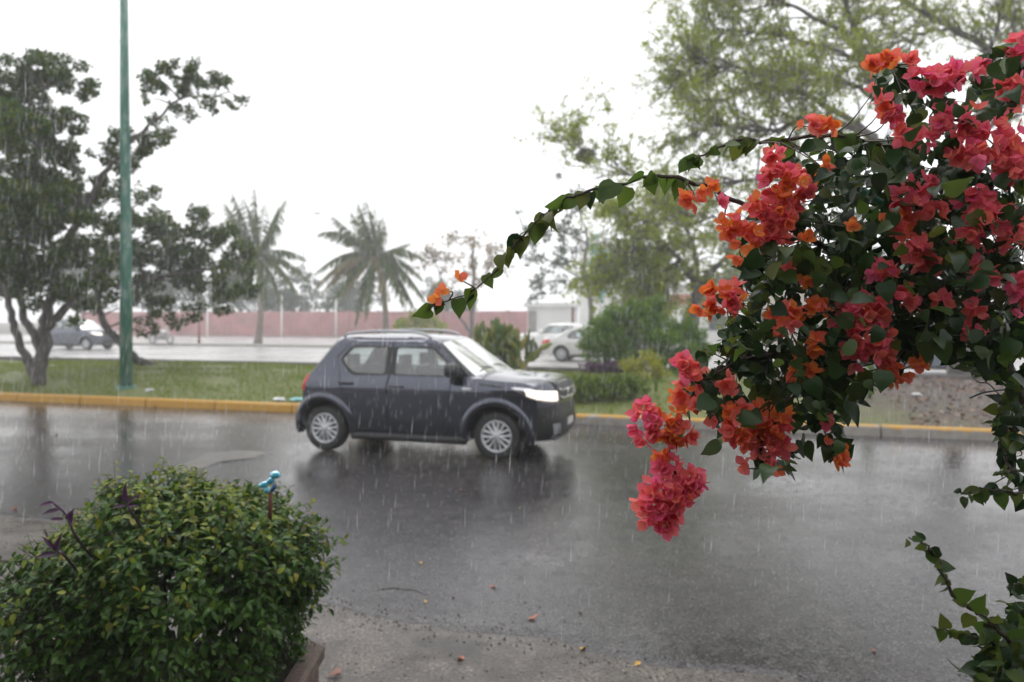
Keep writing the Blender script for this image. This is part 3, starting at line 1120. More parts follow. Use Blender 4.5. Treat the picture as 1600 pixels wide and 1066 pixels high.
def leaves_in(clumps, per_m2, size, tmpl, up=0.35, shell=0.55, flat=0.75):
    """Leaf positions through the clumps' volume, thicker towards the outside of each clump."""
    ps, ds, ns = [], [], []
    for c, r in clumps:
        n = int(per_m2 * r * r)
        d = rdirs(n)
        rad = r * (shell + (1 - shell) * rng.rand(n)) * (1 + 0.18 * rng.normal(size=n))
        p = np.asarray(c) + d * rad[:, None] * np.array([1, 1, flat])
        ps.append(p)
        ds.append(unit(d * 0.7 + rdirs(n) * 0.9 + np.array([0, 0, -0.15])))
        ns.append(unit(d * 0.5 + rdirs(n) * 0.8 + np.array([0, 0, up])))
    p, d, nn = np.concatenate(ps), np.concatenate(ds), np.concatenate(ns)
    sc = size * (0.65 + 0.7 * rng.rand(len(p)))
    return batch(*tmpl, p, frames(d, nn), sc)


def tree(name, label, base, limbs, clumps, lm, bark, per_m2=900, size=0.10, tmpl=LEAF_S, group=None, twig=0.02, cat='tree', sub=True, up=0.35, flat=0.75, shell=0.5):
    """limbs: list of (points, radii); clumps: list of (centre, radius)."""
    root = thing(name, label, cat, base, 0, group)
    mb = MB()
    nodes = []
    for pts, rad in limbs:
        q = catmull(pts, 5)
        q[1:-1] += rng.normal(0, 0.015, q[1:-1].shape) * max(rad) / 0.1
        mb.tube(q, np.interp(np.linspace(0, 1, len(q)), np.linspace(0, 1, len(rad)), rad), 8)
        nodes.append(q[len(q) // 3:])
    nd = np.concatenate(nodes)
    balls = []
    for c, r in clumps:
        c = np.asarray(c)
        i = np.argmin(np.linalg.norm((nd - c) * np.array([1, 1, 1.3]), axis=1))
        a = nd[i]
        m1 = a + (c - a) * 0.5 + rng.normal(0, 0.10, 3) * r
        m1[2] += 0.12 * np.linalg.norm(c - a)
        q = catmull([a, m1, c], 4)
        mb.tube(q, np.linspace(twig * 1.8, twig * 0.6, len(q)), 5)
        balls.append((c, r))
        if sub:
            for k in range(5):
                e = c + rdirs(1)[0] * r * 0.8
                mb.tube(catmull([c + (a - c) * 0.1, (c + e) / 2 + rng.normal(0, .05, 3) * r, e], 3), [twig * .6, twig * .3], 4)
    mb.obj('trunk', bark, root)
    # every clump breaks up into smaller, uneven tufts
    tufts = []
    for c, r in balls:
        for k in range(11):
            d = rdirs(1)[0]
            tufts.append((c + d * r * (0.5 + 0.75 * rng.rand()) * np.array([1, 1, flat]), r * (0.17 + 0.22 * rng.rand())))
    V, F = leaves_in(tufts, per_m2, size, tmpl, up, shell, 0.8)
    o = obj('crown', V, F, lm, root, smooth=False)
    return root


def PL(seq, d, dd=None):
    return [P(x, y, d + (0 if dd is None else dd[i])) for i, (x, y) in enumerate(seq)]


def CL(seq, d, spread, zs=1.0):
    return [(P(x, y, d + rng.uniform(-spread, spread)), r * d / FPX * zs) for x, y, r in seq]


# left roadside tree with several stems
dA = 17.8
baseA = G(60, 609, 0.15)
baseA[2] = med_pt(baseA[0], baseA[1]) - 0.05
limbsA = [
    ([baseA] + PL([(69, 545), (70, 500), (85, 440), (110, 370), (147, 299), (185, 245), (235, 195), (290, 150), (335, 152)], dA, [0, 0, -.1, -.3, -.4, -.5, -.5, -.4, -.3]), [.16, .125, .11, .08, .05, .028, .014]),
    (PL([(69, 515), (95, 489), (130, 450), (180, 400), (205, 340)], dA, [0, .2, .5, .9, 1.2]), [.12, .09, .06, .03]),
    ([baseA + np.array([-.04, .05, .1])] + PL([(44, 562), (29, 532), (17, 489), (0, 430), (-30, 340), (-40, 250)], dA, [.1, .2, .3, .6, 1, 1.2]), [.11, .095, .09, .07, .05, .03]),
    (PL([(64, 550), (50, 518), (35, 491), (30, 420), (50, 330), (60, 230), (70, 140)], dA, [0, .1, .2, .1, -.4, -.9, -1]), [.11, .09, .08, .07, .05, .02]),
]
clA = [(20, 110, 35), (60, 105, 32), (100, 115, 32), (130, 145, 20), (140, 132, 12), (30, 160, 40), (80, 180, 36), (110, 190, 22), (10, 210, 45), (60, 230, 42), (95, 225, 22), (10, 280, 50), (60, 300, 48), (100, 330, 40), (20, 350, 50), (80, 380, 48), (30, 420, 46), (100, 430, 42), (50, 462, 26), (140, 400, 36), (150, 345, 28), (160, 310, 22), (125, 478, 22), (165, 240, 18), (180, 212, 20), (205, 230, 26), (240, 217, 20), (260, 207, 13), (250, 128, 25), (285, 108, 24), (310, 140, 26), (345, 125, 16), (285, 175, 18), (330, 166, 14), (362, 160, 11), (378, 156, 9), (228, 155, 7), (242, 186, 12), (190, 262, 22), (170, 290, 24), (120, 300, 28), (115, 262, 16), (0, 150, 36), (-40, 200, 50), (-60, 300, 60), (-50, 400, 50), (-90, 250, 50)]
ca = CL(clA, dA, 0.8)
ca += [(P(x + rng.uniform(-25, 25), y + rng.uniform(-20, 20), dA + rng.choice([-2.2, 2.2]) * rng.uniform(.6, 1.1)), r * dA / FPX) for x, y, r in clA if x < 120 and 200 < y < 430 and r > 35]
tree('roadside_tree', 'dark many stemmed tree left of the green pole with a long upper branch', baseA, limbsA, ca, M['leaf_dark'], M['bark'], 5200, 0.095, twig=0.012)

# leaning tree behind the pole
dB = 21.5
baseB = G(240, 585, 0.2)
baseB = P(240, 585, dB + .5)
baseB[2] = med_pt(baseB[0], baseB[1]) - 0.05
limbsB = [
    ([baseB] + PL([(214, 562), (182, 530), (160, 500), (152, 470), (165, 430), (200, 395), (250, 370), (310, 350)], dB), [.13, .11, .10, .09, .07, .05, .03]),
    (PL([(160, 450), (210, 440), (270, 430), (330, 420), (375, 410)], dB, [0, -.3, -.5, -.5, -.3]), [.07, .05, .03]),
    (PL([(165, 430), (150, 390), (180, 350), (215, 320)], dB, [0, .4, .6, .6]), [.06, .04, .02]),
]
clB = [(205, 330, 28), (230, 300, 18), (225, 350, 32), (260, 360, 28), (285, 380, 30), (320, 352, 26), (310, 335, 16), (350, 372, 28), (372, 402, 26), (330, 400, 32), (300, 430, 32), (360, 440, 32), (388, 455, 16), (340, 470, 22), (300, 480, 22), (260, 430, 38), (220, 420, 38), (180, 380, 38), (200, 450, 36), (240, 478, 30), (280, 500, 16), (230, 508, 18), (118, 500, 12), (357, 482, 8), (170, 430, 30), (150, 470, 22), (265, 400, 25), (210, 375, 28)]
tree('leaning_tree', 'dark tree with a slanting trunk behind the green pole', baseB, limbsB, CL(clB, dB, 1.0), M['leaf_dark'], M['bark'], 3600, 0.105, twig=0.014)


def spray_tree(name, label, base, limbs, lm, bark, n_sub, sub_len, leaf, tmpl, per_twig, droop=0.0, group=None, extra=None):
    """A tree whose limbs carry many thin twigs with leaves along their outer half."""
    root = thing(name, label, 'tree', base, 0, group)
    mb = MB()
    ps, ds = [], []
    for pts, rad, leafy in limbs:
        q = catmull(pts, 6)
        q[1:-1] += rng.normal(0, 0.03, q[1:-1].shape)
        rr = np.interp(np.linspace(0, 1, len(q)), np.linspace(0, 1, len(rad)), rad)
        mb.tube(q, rr, 7)
        if not leafy:
            continue
        for k in range(int(n_sub * leafy)):
            i = int(len(q) * (0.18 + 0.82 * rng.rand() ** 0.8))
            i = min(i, len(q) - 2)
            t = unit(q[i + 1] - q[i])
            d = unit(t * 0.9 + rdirs(1)[0] * 1.0 + np.array([0, 0, 0.10 - droop]))
            L = sub_len * (0.5 + 0.9 * rng.rand())
            m = q[i] + d * L * 0.5 + rng.normal(0, .08, 3) * L
            e = q[i] + d * L + np.array([0, 0, -droop * L * 0.5])
            s = catmull([q[i], m, e], 4)
            mb.tube(s, np.linspace(min(rr[i] * .6, .03), .008, len(s)), 4, cap=False)
            for kk in range(4):
                j = rng.randint(2, len(s))
                d2 = unit(d * 0.8 + rdirs(1)[0] + np.array([0, 0, 0.15 - droop]))
                e2 = s[j] + d2 * L * 0.45 * (0.5 + rng.rand())
                mb.tube([s[j], (s[j] + e2) / 2 + rng.normal(0, .03, 3), e2], [.009, .006, .004], 3, cap=False)
                n = per_twig
                tt = rng.rand(n) ** 0.6
                ps.append(s[j] + (e2 - s[j]) * tt[:, None] + rng.normal(0, .045, (n, 3)))
                ds.append(unit(d2 * 0.5 + rdirs(n) * 0.8 + np.array([0, 0, 0.35 - 1.2 * droop])))
    mb.obj('trunk', bark, root)
    p, d = np.concatenate(ps), np.concatenate(ds)
    V, F = batch(*tmpl, p, frames(d, unit(rdirs(len(p)) + np.array([0, 0, .5]))), leaf * (0.6 + 0.7 * rng.rand(len(p))))
    obj('crown', V, F, lm, root, smooth=False)
    return root, mb


# the wide, freshly leafing tree on the right
dR = 21.0
baseR = P(1500, 590, dR + 1)
baseR[2] = med_pt(baseR[0], baseR[1]) - 0.05
LR = [
    ([baseR] + PL([(1494, 480), (1472, 390), (1450, 310)], dR, [.5, 0, 0]), [.34, .27, .23, .20], 0),
    (PL([(1450, 310), (1390, 235), (1320, 195), (1260, 190), (1190, 205), (1120, 195), (1065, 215)], dR, [0, -.4, -.8, -1, -1.2, -1.2, -1]), [.15, .11, .08, .06, .035, .02], 1.2),
    (PL([(1450, 310), (1400, 190), (1347, 94), (1330, 30), (1300, -60)], dR, [0, .2, .4, .5, .5]), [.16, .12, .10, .08, .04], 1.0),
    (PL([(1460, 340), (1530, 210), (1548, 95), (1482, 40), (1400, 0), (1330, -50)], dR, [0, .5, .8, 1, 1, 1]), [.18, .14, .12, .09, .06, .03], 1.0),
    (PL([(1370, 215), (1270, 155), (1170, 112), (1095, 100), (1062, 118)], dR, [-.5, -.6, -.4, 0, .3]), [.09, .07, .045, .02], 1.3),
    (PL([(1420, 330), (1310, 292), (1200, 282), (1100, 288), (1000, 276), (935, 249), (897, 222)], dR, [0, -.6, -.9, -1, -.9, -.8, -.8]), [.10, .07, .05, .03, .02, .012], 0.9),
    (PL([(1347, 94), (1250, 62), (1160, 48), (1098, 42)], dR, [.4, .8, 1.2, 1.4]), [.07, .05, .035, .015], 1.2),
    (PL([(1345, 60), (1240, 10), (1150, -30), (1100, -50)], dR, [.4, .2, 0, 0]), [.07, .05, .03, .015], 1.0),
    (PL([(1548, 95), (1610, 60), (1700, 0)], dR, [.8, .6, .6]), [.09, .06, .03], 0.9),
    (PL([(1530, 210), (1600, 160), (1720, 130)], dR, [.5, .2, 0]), [.09, .06, .03], 0.9),
    (PL([(1400, 190), (1330, 130), (1240, 110), (1150, 150), (1090, 160)], dR, [.2, 1.0, 1.8, 2.2, 2.3]), [.08, .06, .04, .02], 1.2),
    (PL([(1480, 45), (1420, 60), (1330, 110), (1250, 130)], dR, [1, -.2, -1, -1.6]), [.06, .05, .03, .015], 1.0),
    (PL([(1450, 310), (1350, 330), (1240, 340), (1150, 345), (1060, 330)], dR, [0, 1, 1.6, 2, 2]), [.09, .06, .04, .02], 1.0),
    (PL([(1530, 120), (1560, 40), (1580, -40)], dR, [.8, .3, 0]), [.08, .05, .03], 0.8),
]
spray_tree('spreading_tree', 'wide tree with grey limbs and sparse fresh green leaves above the vine', baseR, LR, M['leaf_fresh'], M['bark_grey'], 66, 1.15, 0.115, LEAF_N, 20, 0.0)

# smaller drooping tree left of it
dS = 26.0
baseS = P(1084, 570, dS)
baseS[2] = med_pt(baseS[0], baseS[1]) - 0.05 if False else 0.10
LS = [
    ([baseS] + PL([(1083, 500), (1090, 455), (1118, 420), (1150, 380)], dS), [.22, .19, .17, .10, .06], 0.5),
    (PL([(1090, 460), (1070, 415), (1035, 380), (1005, 345), (965, 330)], dS, [0, -.2, -.4, -.6, -.6]), [.13, .10, .07, .04, .02], 1.3),
    (PL([(1090, 455), (1085, 390), (1060, 330), (1040, 300)], dS, [0, .3, .6, .8]), [.11, .08, .05, .02], 1.2),
    (PL([(1040, 385), (1000, 390), (965, 400), (940, 425)], dS, [-.4, -1, -1.2, -1.2]), [.06, .04, .02], 1.2),
    (PL([(1060, 410), (1040, 420), (1020, 430), (1010, 455)], dS, [-.3, -.8, -1.2, -1.2]), [.05, .035, .015], 1.0),
]
spray_tree('drooping_tree', 'tree with drooping yellow green leaves behind the big round shrub', baseS, LS, M['leaf_fresh'], M['bark_grey'], 62, 1.05, 0.15, LEAF_N, 15, 0.35)

# nest on the thin twig
c = P(915, 243, dR - .8)
tm = np.array([(math.cos(a) * math.sin(b_), math.sin(a) * math.sin(b_), math.cos(b_)) for b_ in np.linspace(0.05, math.pi - .05, 10) for a in np.linspace(0, 2 * math.pi, 14, endpoint=False)])
rr = 0.21 * (1 + 0.16 * np.sin(tm[:, 0] * 7 + 1) * np.sin(tm[:, 2] * 6) + rng.normal(0, .03, len(tm)))
V = tm * rr[:, None] * np.array([1.25, 1.0, .95]) + c + np.array([0, 0, -.02])
F = [(i * 14 + j, i * 14 + (j + 1) % 14, (i + 1) * 14 + (j + 1) % 14, (i + 1) * 14 + j) for i in range(9) for j in range(14)] + [tuple(range(14)), tuple(range(126, 140))]
M['nest'] = pmat('nest_paper', (0.05, 0.046, 0.05), (0.09, 0.08, 0.08), 14, 0.9, bmp=0.8)
o = obj('insect_nest', V - c, F, M['nest'], local=True)
o.location = tuple(c)
tag(o, 'dark grey ball shaped nest on a thin bare twig', 'nest')

# far trees in the rain
dG = 44.0
tree('misty_tree', 'hazy green tree with loose clumps between palms and spreading tree', P(925, 545, dG) * np.array([1, 1, 0]),
     [([P(925, 545, dG) * np.array([1, 1, 0])] + PL([(922, 470), (913, 420), (917, 370), (905, 330)], dG), [.16, .13, .10, .07, .04]), (PL([(914, 440), (890, 425), (865, 410), (840, 400)], dG), [.06, .05, .03]), (PL([(916, 380), (880, 362), (845, 362), (818, 358)], dG), [.06, .05, .03]), (PL([(918, 465), (900, 452), (875, 440)], dG), [.04, .03, .02])],
     CL([(820, 360, 13), (848, 368, 20), (880, 388, 22), (835, 402, 18), (868, 418, 24), (845, 442, 18), (890, 445, 10), (835, 464, 9), (880, 350, 18), (902, 368, 14), (808, 332, 6), (872, 274, 7), (900, 330, 14), (868, 455, 8), (905, 300, 12)], dG, 1.0), M['leaf_blue'], M['bark_grey'], 420, 0.22, twig=.025)
dY = 52.0
tree('tan_leaved_tree', 'thin tree with tan and orange leaves right of the palms', P(735, 537, dY) * np.array([1, 1, 0]),
     [([P(735, 537, dY) * np.array([1, 1, 0])] + PL([(738, 490), (740, 440), (738, 400), (740, 375)], dY), [.17, .14, .10, .06]), (PL([(735, 520), (712, 485), (695, 450), (680, 410)], dY), [.10, .08, .05, .03]), (PL([(740, 450), (760, 425), (775, 395)], dY), [.06, .04, .03])],
     CL([(680, 392, 16), (710, 376, 17), (740, 372, 19), (770, 385, 17), (700, 410, 20), (735, 402, 20), (770, 412, 17), (660, 420, 15), (690, 440, 15), (750, 438, 15), (720, 430, 15), (790, 420, 11), (642, 398, 11), (665, 395, 12)], dY, 1.4), M['leaf_tan'], M['bark_grey'], 200, 0.24, twig=.03, sub=True)

for i, (px, d, h, rw, lab) in enumerate([(-60, 82, 9.5, 4.5, 'misty far tree at the left edge above the wall'), (120, 84, 9.0, 4.6, 'misty far tree behind the left roadside tree'), (265, 86, 7.2, 4.2, 'misty far tree behind the wall left of the first palm'), (375, 82, 8.2, 4.2, 'misty far tree behind the first palm'), (455, 85, 7.4, 4.0, 'misty far tree between the two palms'), (560, 90, 6.6, 3.6, 'misty far tree behind the second palm'), (700, 92, 6.4, 3.4, 'misty far tree behind the tan leaved tree'), (1010, 60, 8.5, 3.6, 'misty far tree behind the drooping tree'), (1190, 58, 9.0, 4.2, 'misty far tree behind the flowering vine'), (1380, 60, 8.0, 4.2, 'misty far tree at the right behind the vine')]):
    b0 = np.array([(px - CX) / FPX * d, d, 0.0])
    lim = [([b0, b0 + (0, 0, h * .3), b0 + (.2, 0, h * .6), b0 + (0, 0, h * .85)], [.22, .18, .12, .05])]
    cl = []
    for k in range(16):
        a, rr_ = rng.rand() * 6.28, rng.rand() ** .5
        zz = h * (0.36 + 0.5 * rng.rand())
        ww = rw * (1 - ((zz / h - .55) / .55) ** 2) * .85
        cl.append((b0 + np.array([math.cos(a) * rr_ * ww, math.sin(a) * rr_ * ww, zz]), rw * .36))
    tree('far_tree', lab, b0, lim, cl, M['leaf_blue'], M['bark_grey'], 190, 0.30, twig=.04, sub=False, group='misty trees beyond the far road')

# ------------------------------------------------------------------ palms
def palm(label, base, top, fronds, d):
    root = thing('coconut_palm', label, 'palm tree', base, 0, 'coconut palms on the divider')
    base, top = np.asarray(base), np.asarray(top)
    n = 26
    t = np.linspace(0, 1, n)
    q = base + (top - base) * t[:, None]
    q[:, 0] += 0.22 * np.sin(t * math.pi)
    rad = np.interp(t, [0, .08, .3, 1], [.30, .22, .17, .13]) * (1 + 0.05 * (np.arange(n) % 2))
    mb = MB()
    mb.tube(q, rad, 10)
    mb.obj('trunk', M['palm_bark'], root)
    for fx, fy, dz, dry in fronds:
        tip = P(fx, fy, d + dz)
        v = tip - top
        L = np.linalg.norm(v)
        ctrl = top + v * 0.45 + np.array([0, 0, 0.34 * L if v[2] < 0.4 * L else 0.06 * L])
        tt = np.linspace(0, 1, 34)[:, None]
        r = (1 - tt) ** 2 * top + 2 * tt * (1 - tt) * ctrl + tt ** 2 * tip
        V, F = tube(r, np.linspace(.045, .008, len(r)), 5)
        tan = unit(np.gradient(r, axis=0))
        side = unit(np.cross(tan, np.array([0, 0, 1.0])) + 1e-3)
        lp, ld, ls = [], [], []
        for i in range(4, len(r)):
            u = i / (len(r) - 1)
            ll = (0.30 + 0.62 * math.sin(math.pi * min(1, u * 0.9 + .08))) * L / 3.6
            for sg in (-1, 1):
                for rep in range(2):
                    lp.append(r[i] + tan[i] * rng.uniform(-.06, .06))
                    ld.append(unit(tan[i] * 0.75 + side[i] * sg * rng.uniform(.45, .9) + np.array([-0.15, 0, -0.75 - 0.5 * rng.rand()])))
                    ls.append(ll * (0.75 + .4 * rng.rand()))
        lp, ld, ls = np.array(lp), np.array(ld), np.array(ls)
        tm_ = leaf_template([0.018, 0.060, 0.050, 0.0], 0.25, 0.05)
        Vl, Fl = batch(*tm_, lp, frames(ld, unit(rdirs(len(lp)) + np.array([0, 0, 1.2]))), ls)
        Fa = [tuple(f) for f in F] + [tuple(f + len(V)) for f in Fl]
        obj('frond', np.concatenate([V, Vl]), Fa, M['frond_dry'] if dry else M['frond'], root, smooth=False)
    # fibrous heart and nuts
    mb = MB()
    for k in range(7):
        a = k / 7 * 6.28
        V, F = lathe([(.01, -.13), (.09, -.08), (.11, 0), (.08, .09), (.01, .12)], 8, 'z')
        mb.add(V + top + np.array([math.cos(a) * .20, math.sin(a) * .20, -.18 - .1 * (k % 2)]), F)
    mb.obj('coconut_bunch', M['frond_dry'], root)
    return root


d1 = 49.0
palm('slim coconut palm behind the right end of the left trees', P(403, 541, d1) * np.array([1, 1, 0]) + np.array([0, 0, .1]), P(402, 402, d1),
     [(364, 303, 0, 0), (352, 318, .8, 0), (398, 296, 0, 0), (415, 318, -.6, 0), (436, 322, .4, 0), (446, 312, 1.2, 0), (362, 350, -1.2, 0), (382, 312, 1.4, 0), (428, 352, -1.3, 0), (480, 436, 0, 0), (466, 460, -1.0, 0), (478, 405, 1.4, 0), (345, 425, .3, 1), (330, 452, -.6, 1), (350, 470, 1, 0), (415, 478, -1.5, 0), (385, 462, -1.2, 0), (440, 470, 1.4, 0)], d1)
d2 = 47.0
palm('leaning coconut palm with yellowing lower fronds above the grey car', P(602, 543, d2) * np.array([1, 1, 0]) + np.array([0, 0, .1]), P(588, 402, d2),
     [(560, 318, 0, 0), (572, 314, .6, 0), (584, 326, -.5, 0), (598, 338, .6, 0), (602, 352, -1, 0), (500, 364, 0, 0), (522, 340, .9, 0), (548, 330, -1, 0), (496, 424, .6, 0), (492, 450, -.5, 1), (503, 458, .8, 1), (530, 474, -1.0, 1), (556, 505, .9, 0), (640, 380, .4, 0), (662, 404, -.5, 0), (660, 436, .8, 0), (664, 470, -.6, 0), (652, 492, .5, 0), (634, 482, -1.3, 0), (604, 480, -1.6, 1), (572, 496, -1.3, 0), (515, 480, -1, 0)], d2)

# ------------------------------------------------------------------ street furniture and far buildings
M['pole'], nt, b = base_mat('green_pole_paint')
pos = position(nt)
mp = node(nt, 'ShaderNodeMapping')
mp.inputs['Scale'].default_value = (1, 1, 0.22)
nt.links.new(pos, mp.inputs[0])
col = ramp(nt, noise(nt, 9, 6, mp.outputs[0], 0.7), [(0.35, (0.022, 0.115, 0.075)), (0.52, (0.040, 0.16, 0.115)), (0.60, (0.18, 0.26, 0.22)), (0.70, (0.13, 0.09, 0.065))])
nt.links.new(col, b.inputs['Base Color'])
b.inputs['Roughness'].default_value = 0.4
pb = P(197, 613, 17.0)
pb[2] = med_pt(pb[0], pb[1])
root = thing('lamp_pole', 'tall tapering green metal pole behind the yellow kerb', 'pole', pb)
mb = MB()
mb.tube([pb + (0, 0, -.1), pb + (0, 0, 3), pb + (-.03, 0, 6), pb + (-.06, 0, 10.6)], [.138, .122, .10, .07], 16)
mb.obj('shaft', M['pole'], root)
mb = MB()
for k, (z, r) in enumerate([(.03, .21), (.06, .20)]):
    mb.add(*[(lambda vf: (vf[0] + pb, vf[1]))(lathe([(.001, z), (r, z), (r, z - .05)], 16, 'z'))][0])
mb.obj('base_plate', M['pole'], root)
mb = MB()
mb.tube(catmull([pb + (-.06, 0, 10.55), pb + (.2, -.5, 10.9), pb + (.6, -1.6, 11.1)], 4), .035, 8)
mb.obj('lamp_arm', M['pole'], root)
mb = MB()
mb.box(pb + (.48, -2.2, 11.05), pb + (.76, -1.55, 11.2))
mb.obj('lamp_head', M['silver'], root, smooth=False)

# red wall in panels between posts
M['red_wall'] = pmat('red_wall_paint', (0.50, 0.25, 0.25), (0.36, 0.19, 0.19), 0.7, 0.7, bmp=0.3, bscale=10)
M['white_wall'] = pmat('white_wall_paint', (0.78, 0.78, 0.76), (0.70, 0.70, 0.68), 0.8, 0.7)
M['beige'] = pmat('beige_wall_paint', (0.46, 0.40, 0.34), (0.40, 0.35, 0.30), 0.8, 0.7)
M['grey_wall'] = pmat('grey_wall_paint', (0.30, 0.30, 0.31), (0.24, 0.24, 0.25), 0.8, 0.7)
M['brown_post'] = pmat('brown_post_paint', (0.24, 0.11, 0.09), (0.18, 0.09, 0.08), 3, 0.7)
def s_of(px, n):
    """Street coordinate of the point at lateral distance n seen at image column px."""
    k_ = (px - CX) / FPX
    # x = s*U0 + n*N0, y = s*U1 + n*N1, x = k*y
    return n * (k_ * N[1] - N[0]) / (U[0] - k_ * U[1])


wn0 = 62.0
root = thing('boundary_wall', 'long dull red boundary wall across the far road', 'wall', SN(-30, wn0, 0))
sW, pw = -64.0, 3.0
k = 0
while sW < s_of(826, 62.0):
    mb = MB()
    V = []
    # vertical ribs pressed into each panel
    ss = np.linspace(sW + .13, sW + pw - .13, 23)
    for z in (-.05, 2.28):
        for i, s in enumerate(ss):
            V.append(SN(s, wn0 + (.05 if i % 2 else 0.0), z))
    for z in (2.28, -.05):
        for i, s in enumerate(ss):
            V.append(SN(s, wn0 + .16, z))
    n = len(ss)
    F = [(r * n + i, r * n + i + 1, (r + 1) * n + i + 1, (r + 1) * n + i) for r in range(3) for i in range(n - 1)]
    obj('panel', V, F, M['red_wall'], root, smooth=False)
    mb = MB()
    c = [SN(sW + a, wn0 + b_, z) for z in (-.05, 2.36) for a, b_ in ((-.12, -.06), (.12, -.06), (.12, .20), (-.12, .20))]
    mb.add(c, [(0, 1, 5, 4), (1, 2, 6, 5), (2, 3, 7, 6), (3, 0, 4, 7), (4, 5, 6, 7)])
    mb.obj('post', M['red_wall'], root, smooth=False)
    sW += pw
    k += 1


def pole(name, label, px, py, ptop, d, r, mat, cat='pole', top=None):
    b0 = np.array([(px - CX) / FPX * d, d, 0.0])
    z1 = CAMH - (ptop - HY) / FPX * d
    root = thing(name, label, cat, b0)
    mb = MB()
    mb.tube([b0 + (0, 0, -.05), b0 + (0, 0, z1)], [r, r * .7], 8)
    mb.obj('shaft', mat, root)
    mb = MB()
    if top == 'lamp':
        mb.tube(catmull([b0 + (0, 0, z1 - .1), b0 + (.3, 0, z1 + .2), b0 + (1.2, 0, z1 + .3)], 3), .03, 6)
        mb.box(b0 + (1.1, -.12, z1 + .22), b0 + (1.7, .12, z1 + .36))
        mb.obj('lamp_head', mat, root)
    elif top == 'aerial':
        for k_ in range(3):
            mb.tube([b0 + (-.18, 0, z1 - .2 - .3 * k_), b0 + (.18, 0, z1 - .2 - .3 * k_)], .015, 4)
        mb.obj('aerial_bars', mat, root)
    return root


pole('radio_mast', 'thin grey mast rising above the left trees', 312, 525, 272, 66, .045, M['grey_wall'], 'mast', 'aerial')
pole('gate_post', 'short brown post on the divider left of the first palm', 311, 538, 503, 48.5, .09, M['brown_post'], 'post')
pole('white_lamp_post', 'thin white lamp post by the wall left of the first palm', 324, 526, 466, 69, .10, M['white_wall'], 'pole')
pole('white_lamp_post', 'thin white lamp post by the wall between the palms', 440, 526, 462, 69, .09, M['white_wall'], 'pole')
pole('white_lamp_post', 'thin white lamp post by the wall under the second palm', 525, 526, 462, 69, .09, M['white_wall'], 'pole')
pole('street_light', 'faint street light high between the two palms', 474, 526, 338, 76, .06, M['grey_wall'], 'street light', 'lamp')


def building(name, label, s0, s1, n0, n1, h, mat, roofm, wins, extra=None):
    c0 = SN((s0 + s1) / 2, n0, 0)
    root = thing(name, label, 'building', c0)

    def bx(a0, a1, b0, b1, z0, z1, nm, m, par=root):
        mb = MB()
        V = [SN(a, b_, z) for z in (z0, z1) for a, b_ in ((a0, b0), (a1, b0), (a1, b1), (a0, b1))]
        mb.add(V, [(0, 1, 5, 4), (1, 2, 6, 5), (2, 3, 7, 6), (3, 0, 4, 7), (4, 5, 6, 7), (3, 2, 1, 0)])
        return mb.obj(nm, m, par, smooth=False)
    bx(s0, s1, n0, n1, -.05, h, 'wall', mat)
    bx(s0 - .2, s1 + .2, n0 - .2, n1 + .2, h + .002, h + .25, 'roof', roofm)
    for a, z, ww, hh in wins:
        wd = bx(s0 + a, s0 + a + ww, n0 - .06, n0 - .004, z, z + hh, 'window', M['grey_wall'])
        bx(s0 + a + .08, s0 + a + ww - .08, n0 - .075, n0 - .062, z + .08, z + hh - .08, 'pane', M['glass_dark'], wd)
    if extra:
        extra(root, bx)
    return root


M['glass_dark'] = pmat('dark_window', (0.06, 0.08, 0.09), (0.05, 0.06, 0.07), 2, 0.1, spec=0.8)
M['teal_paint'] = pmat('turquoise_paint', (0.15, 0.42, 0.48), (0.10, 0.34, 0.42), 2, 0.6)
M['pink_paint'] = pmat('pink_band_paint', (0.45, 0.16, 0.15), (0.40, 0.14, 0.14), 2, 0.6)


def mural(root, bx):
    s0_, s1_ = s_of(922, 60), s_of(968, 60)
    wdt = s1_ - s0_
    for k_ in range(9):
        a = s0_ + wdt * (0.05 + 0.8 * rng.rand())
        z = 2.6 + 4.6 * rng.rand()
        # wavy painted strokes
        pts = catmull([SN(a, 59.97, z), SN(a + .35 * rng.normal(), 59.97, z + .5), SN(a + .4 * rng.normal(), 59.97, z + .9), SN(a + .5 * rng.normal(), 59.97, z + 1.3)], 4)
        V, F = tube(pts, .10 + .08 * rng.rand(), 6)
        nd = V @ N
        V = V + np.outer((59.985 - nd) * 0.92, N)
        obj('painted_stroke', V, F, M['teal_paint'], root, smooth=False)


building('mural_building', 'white building with turquoise painted strokes behind the thin tree', s_of(905, 60), s_of(971, 60), 60, 70, 7.6, M['white_wall'], M['white_wall'], [], mural)
building('grey_building', 'grey flat roofed building behind the round shrub', s_of(972, 62), s_of(1046, 62), 62, 72, 4.4, M['grey_wall'], M['concrete'], [(1.0, 1.4, 1.0, 1.2), (2.6, 1.4, 1.0, 1.2)])


def band(root, bx):
    bx(s_of(1046, 52) + .05, s_of(1150, 52) - .05, 51.93, 51.996, 2.6, 3.3, 'painted_band', M['pink_paint'])


building('low_shop', 'low white shop with a pink band left of the vine', s_of(1046, 52), s_of(1150, 52), 52, 60, 3.7, M['white_wall'], M['concrete'], [(.8, .9, 1.1, 1.2), (2.5, .9, 1.1, 1.2)], band)


def kiosk_x(root, bx):
    bx(s_of(826, 48), s_of(826, 48) + .5, 47.9, 47.996, .3, 2.2, 'door', M['concrete'])


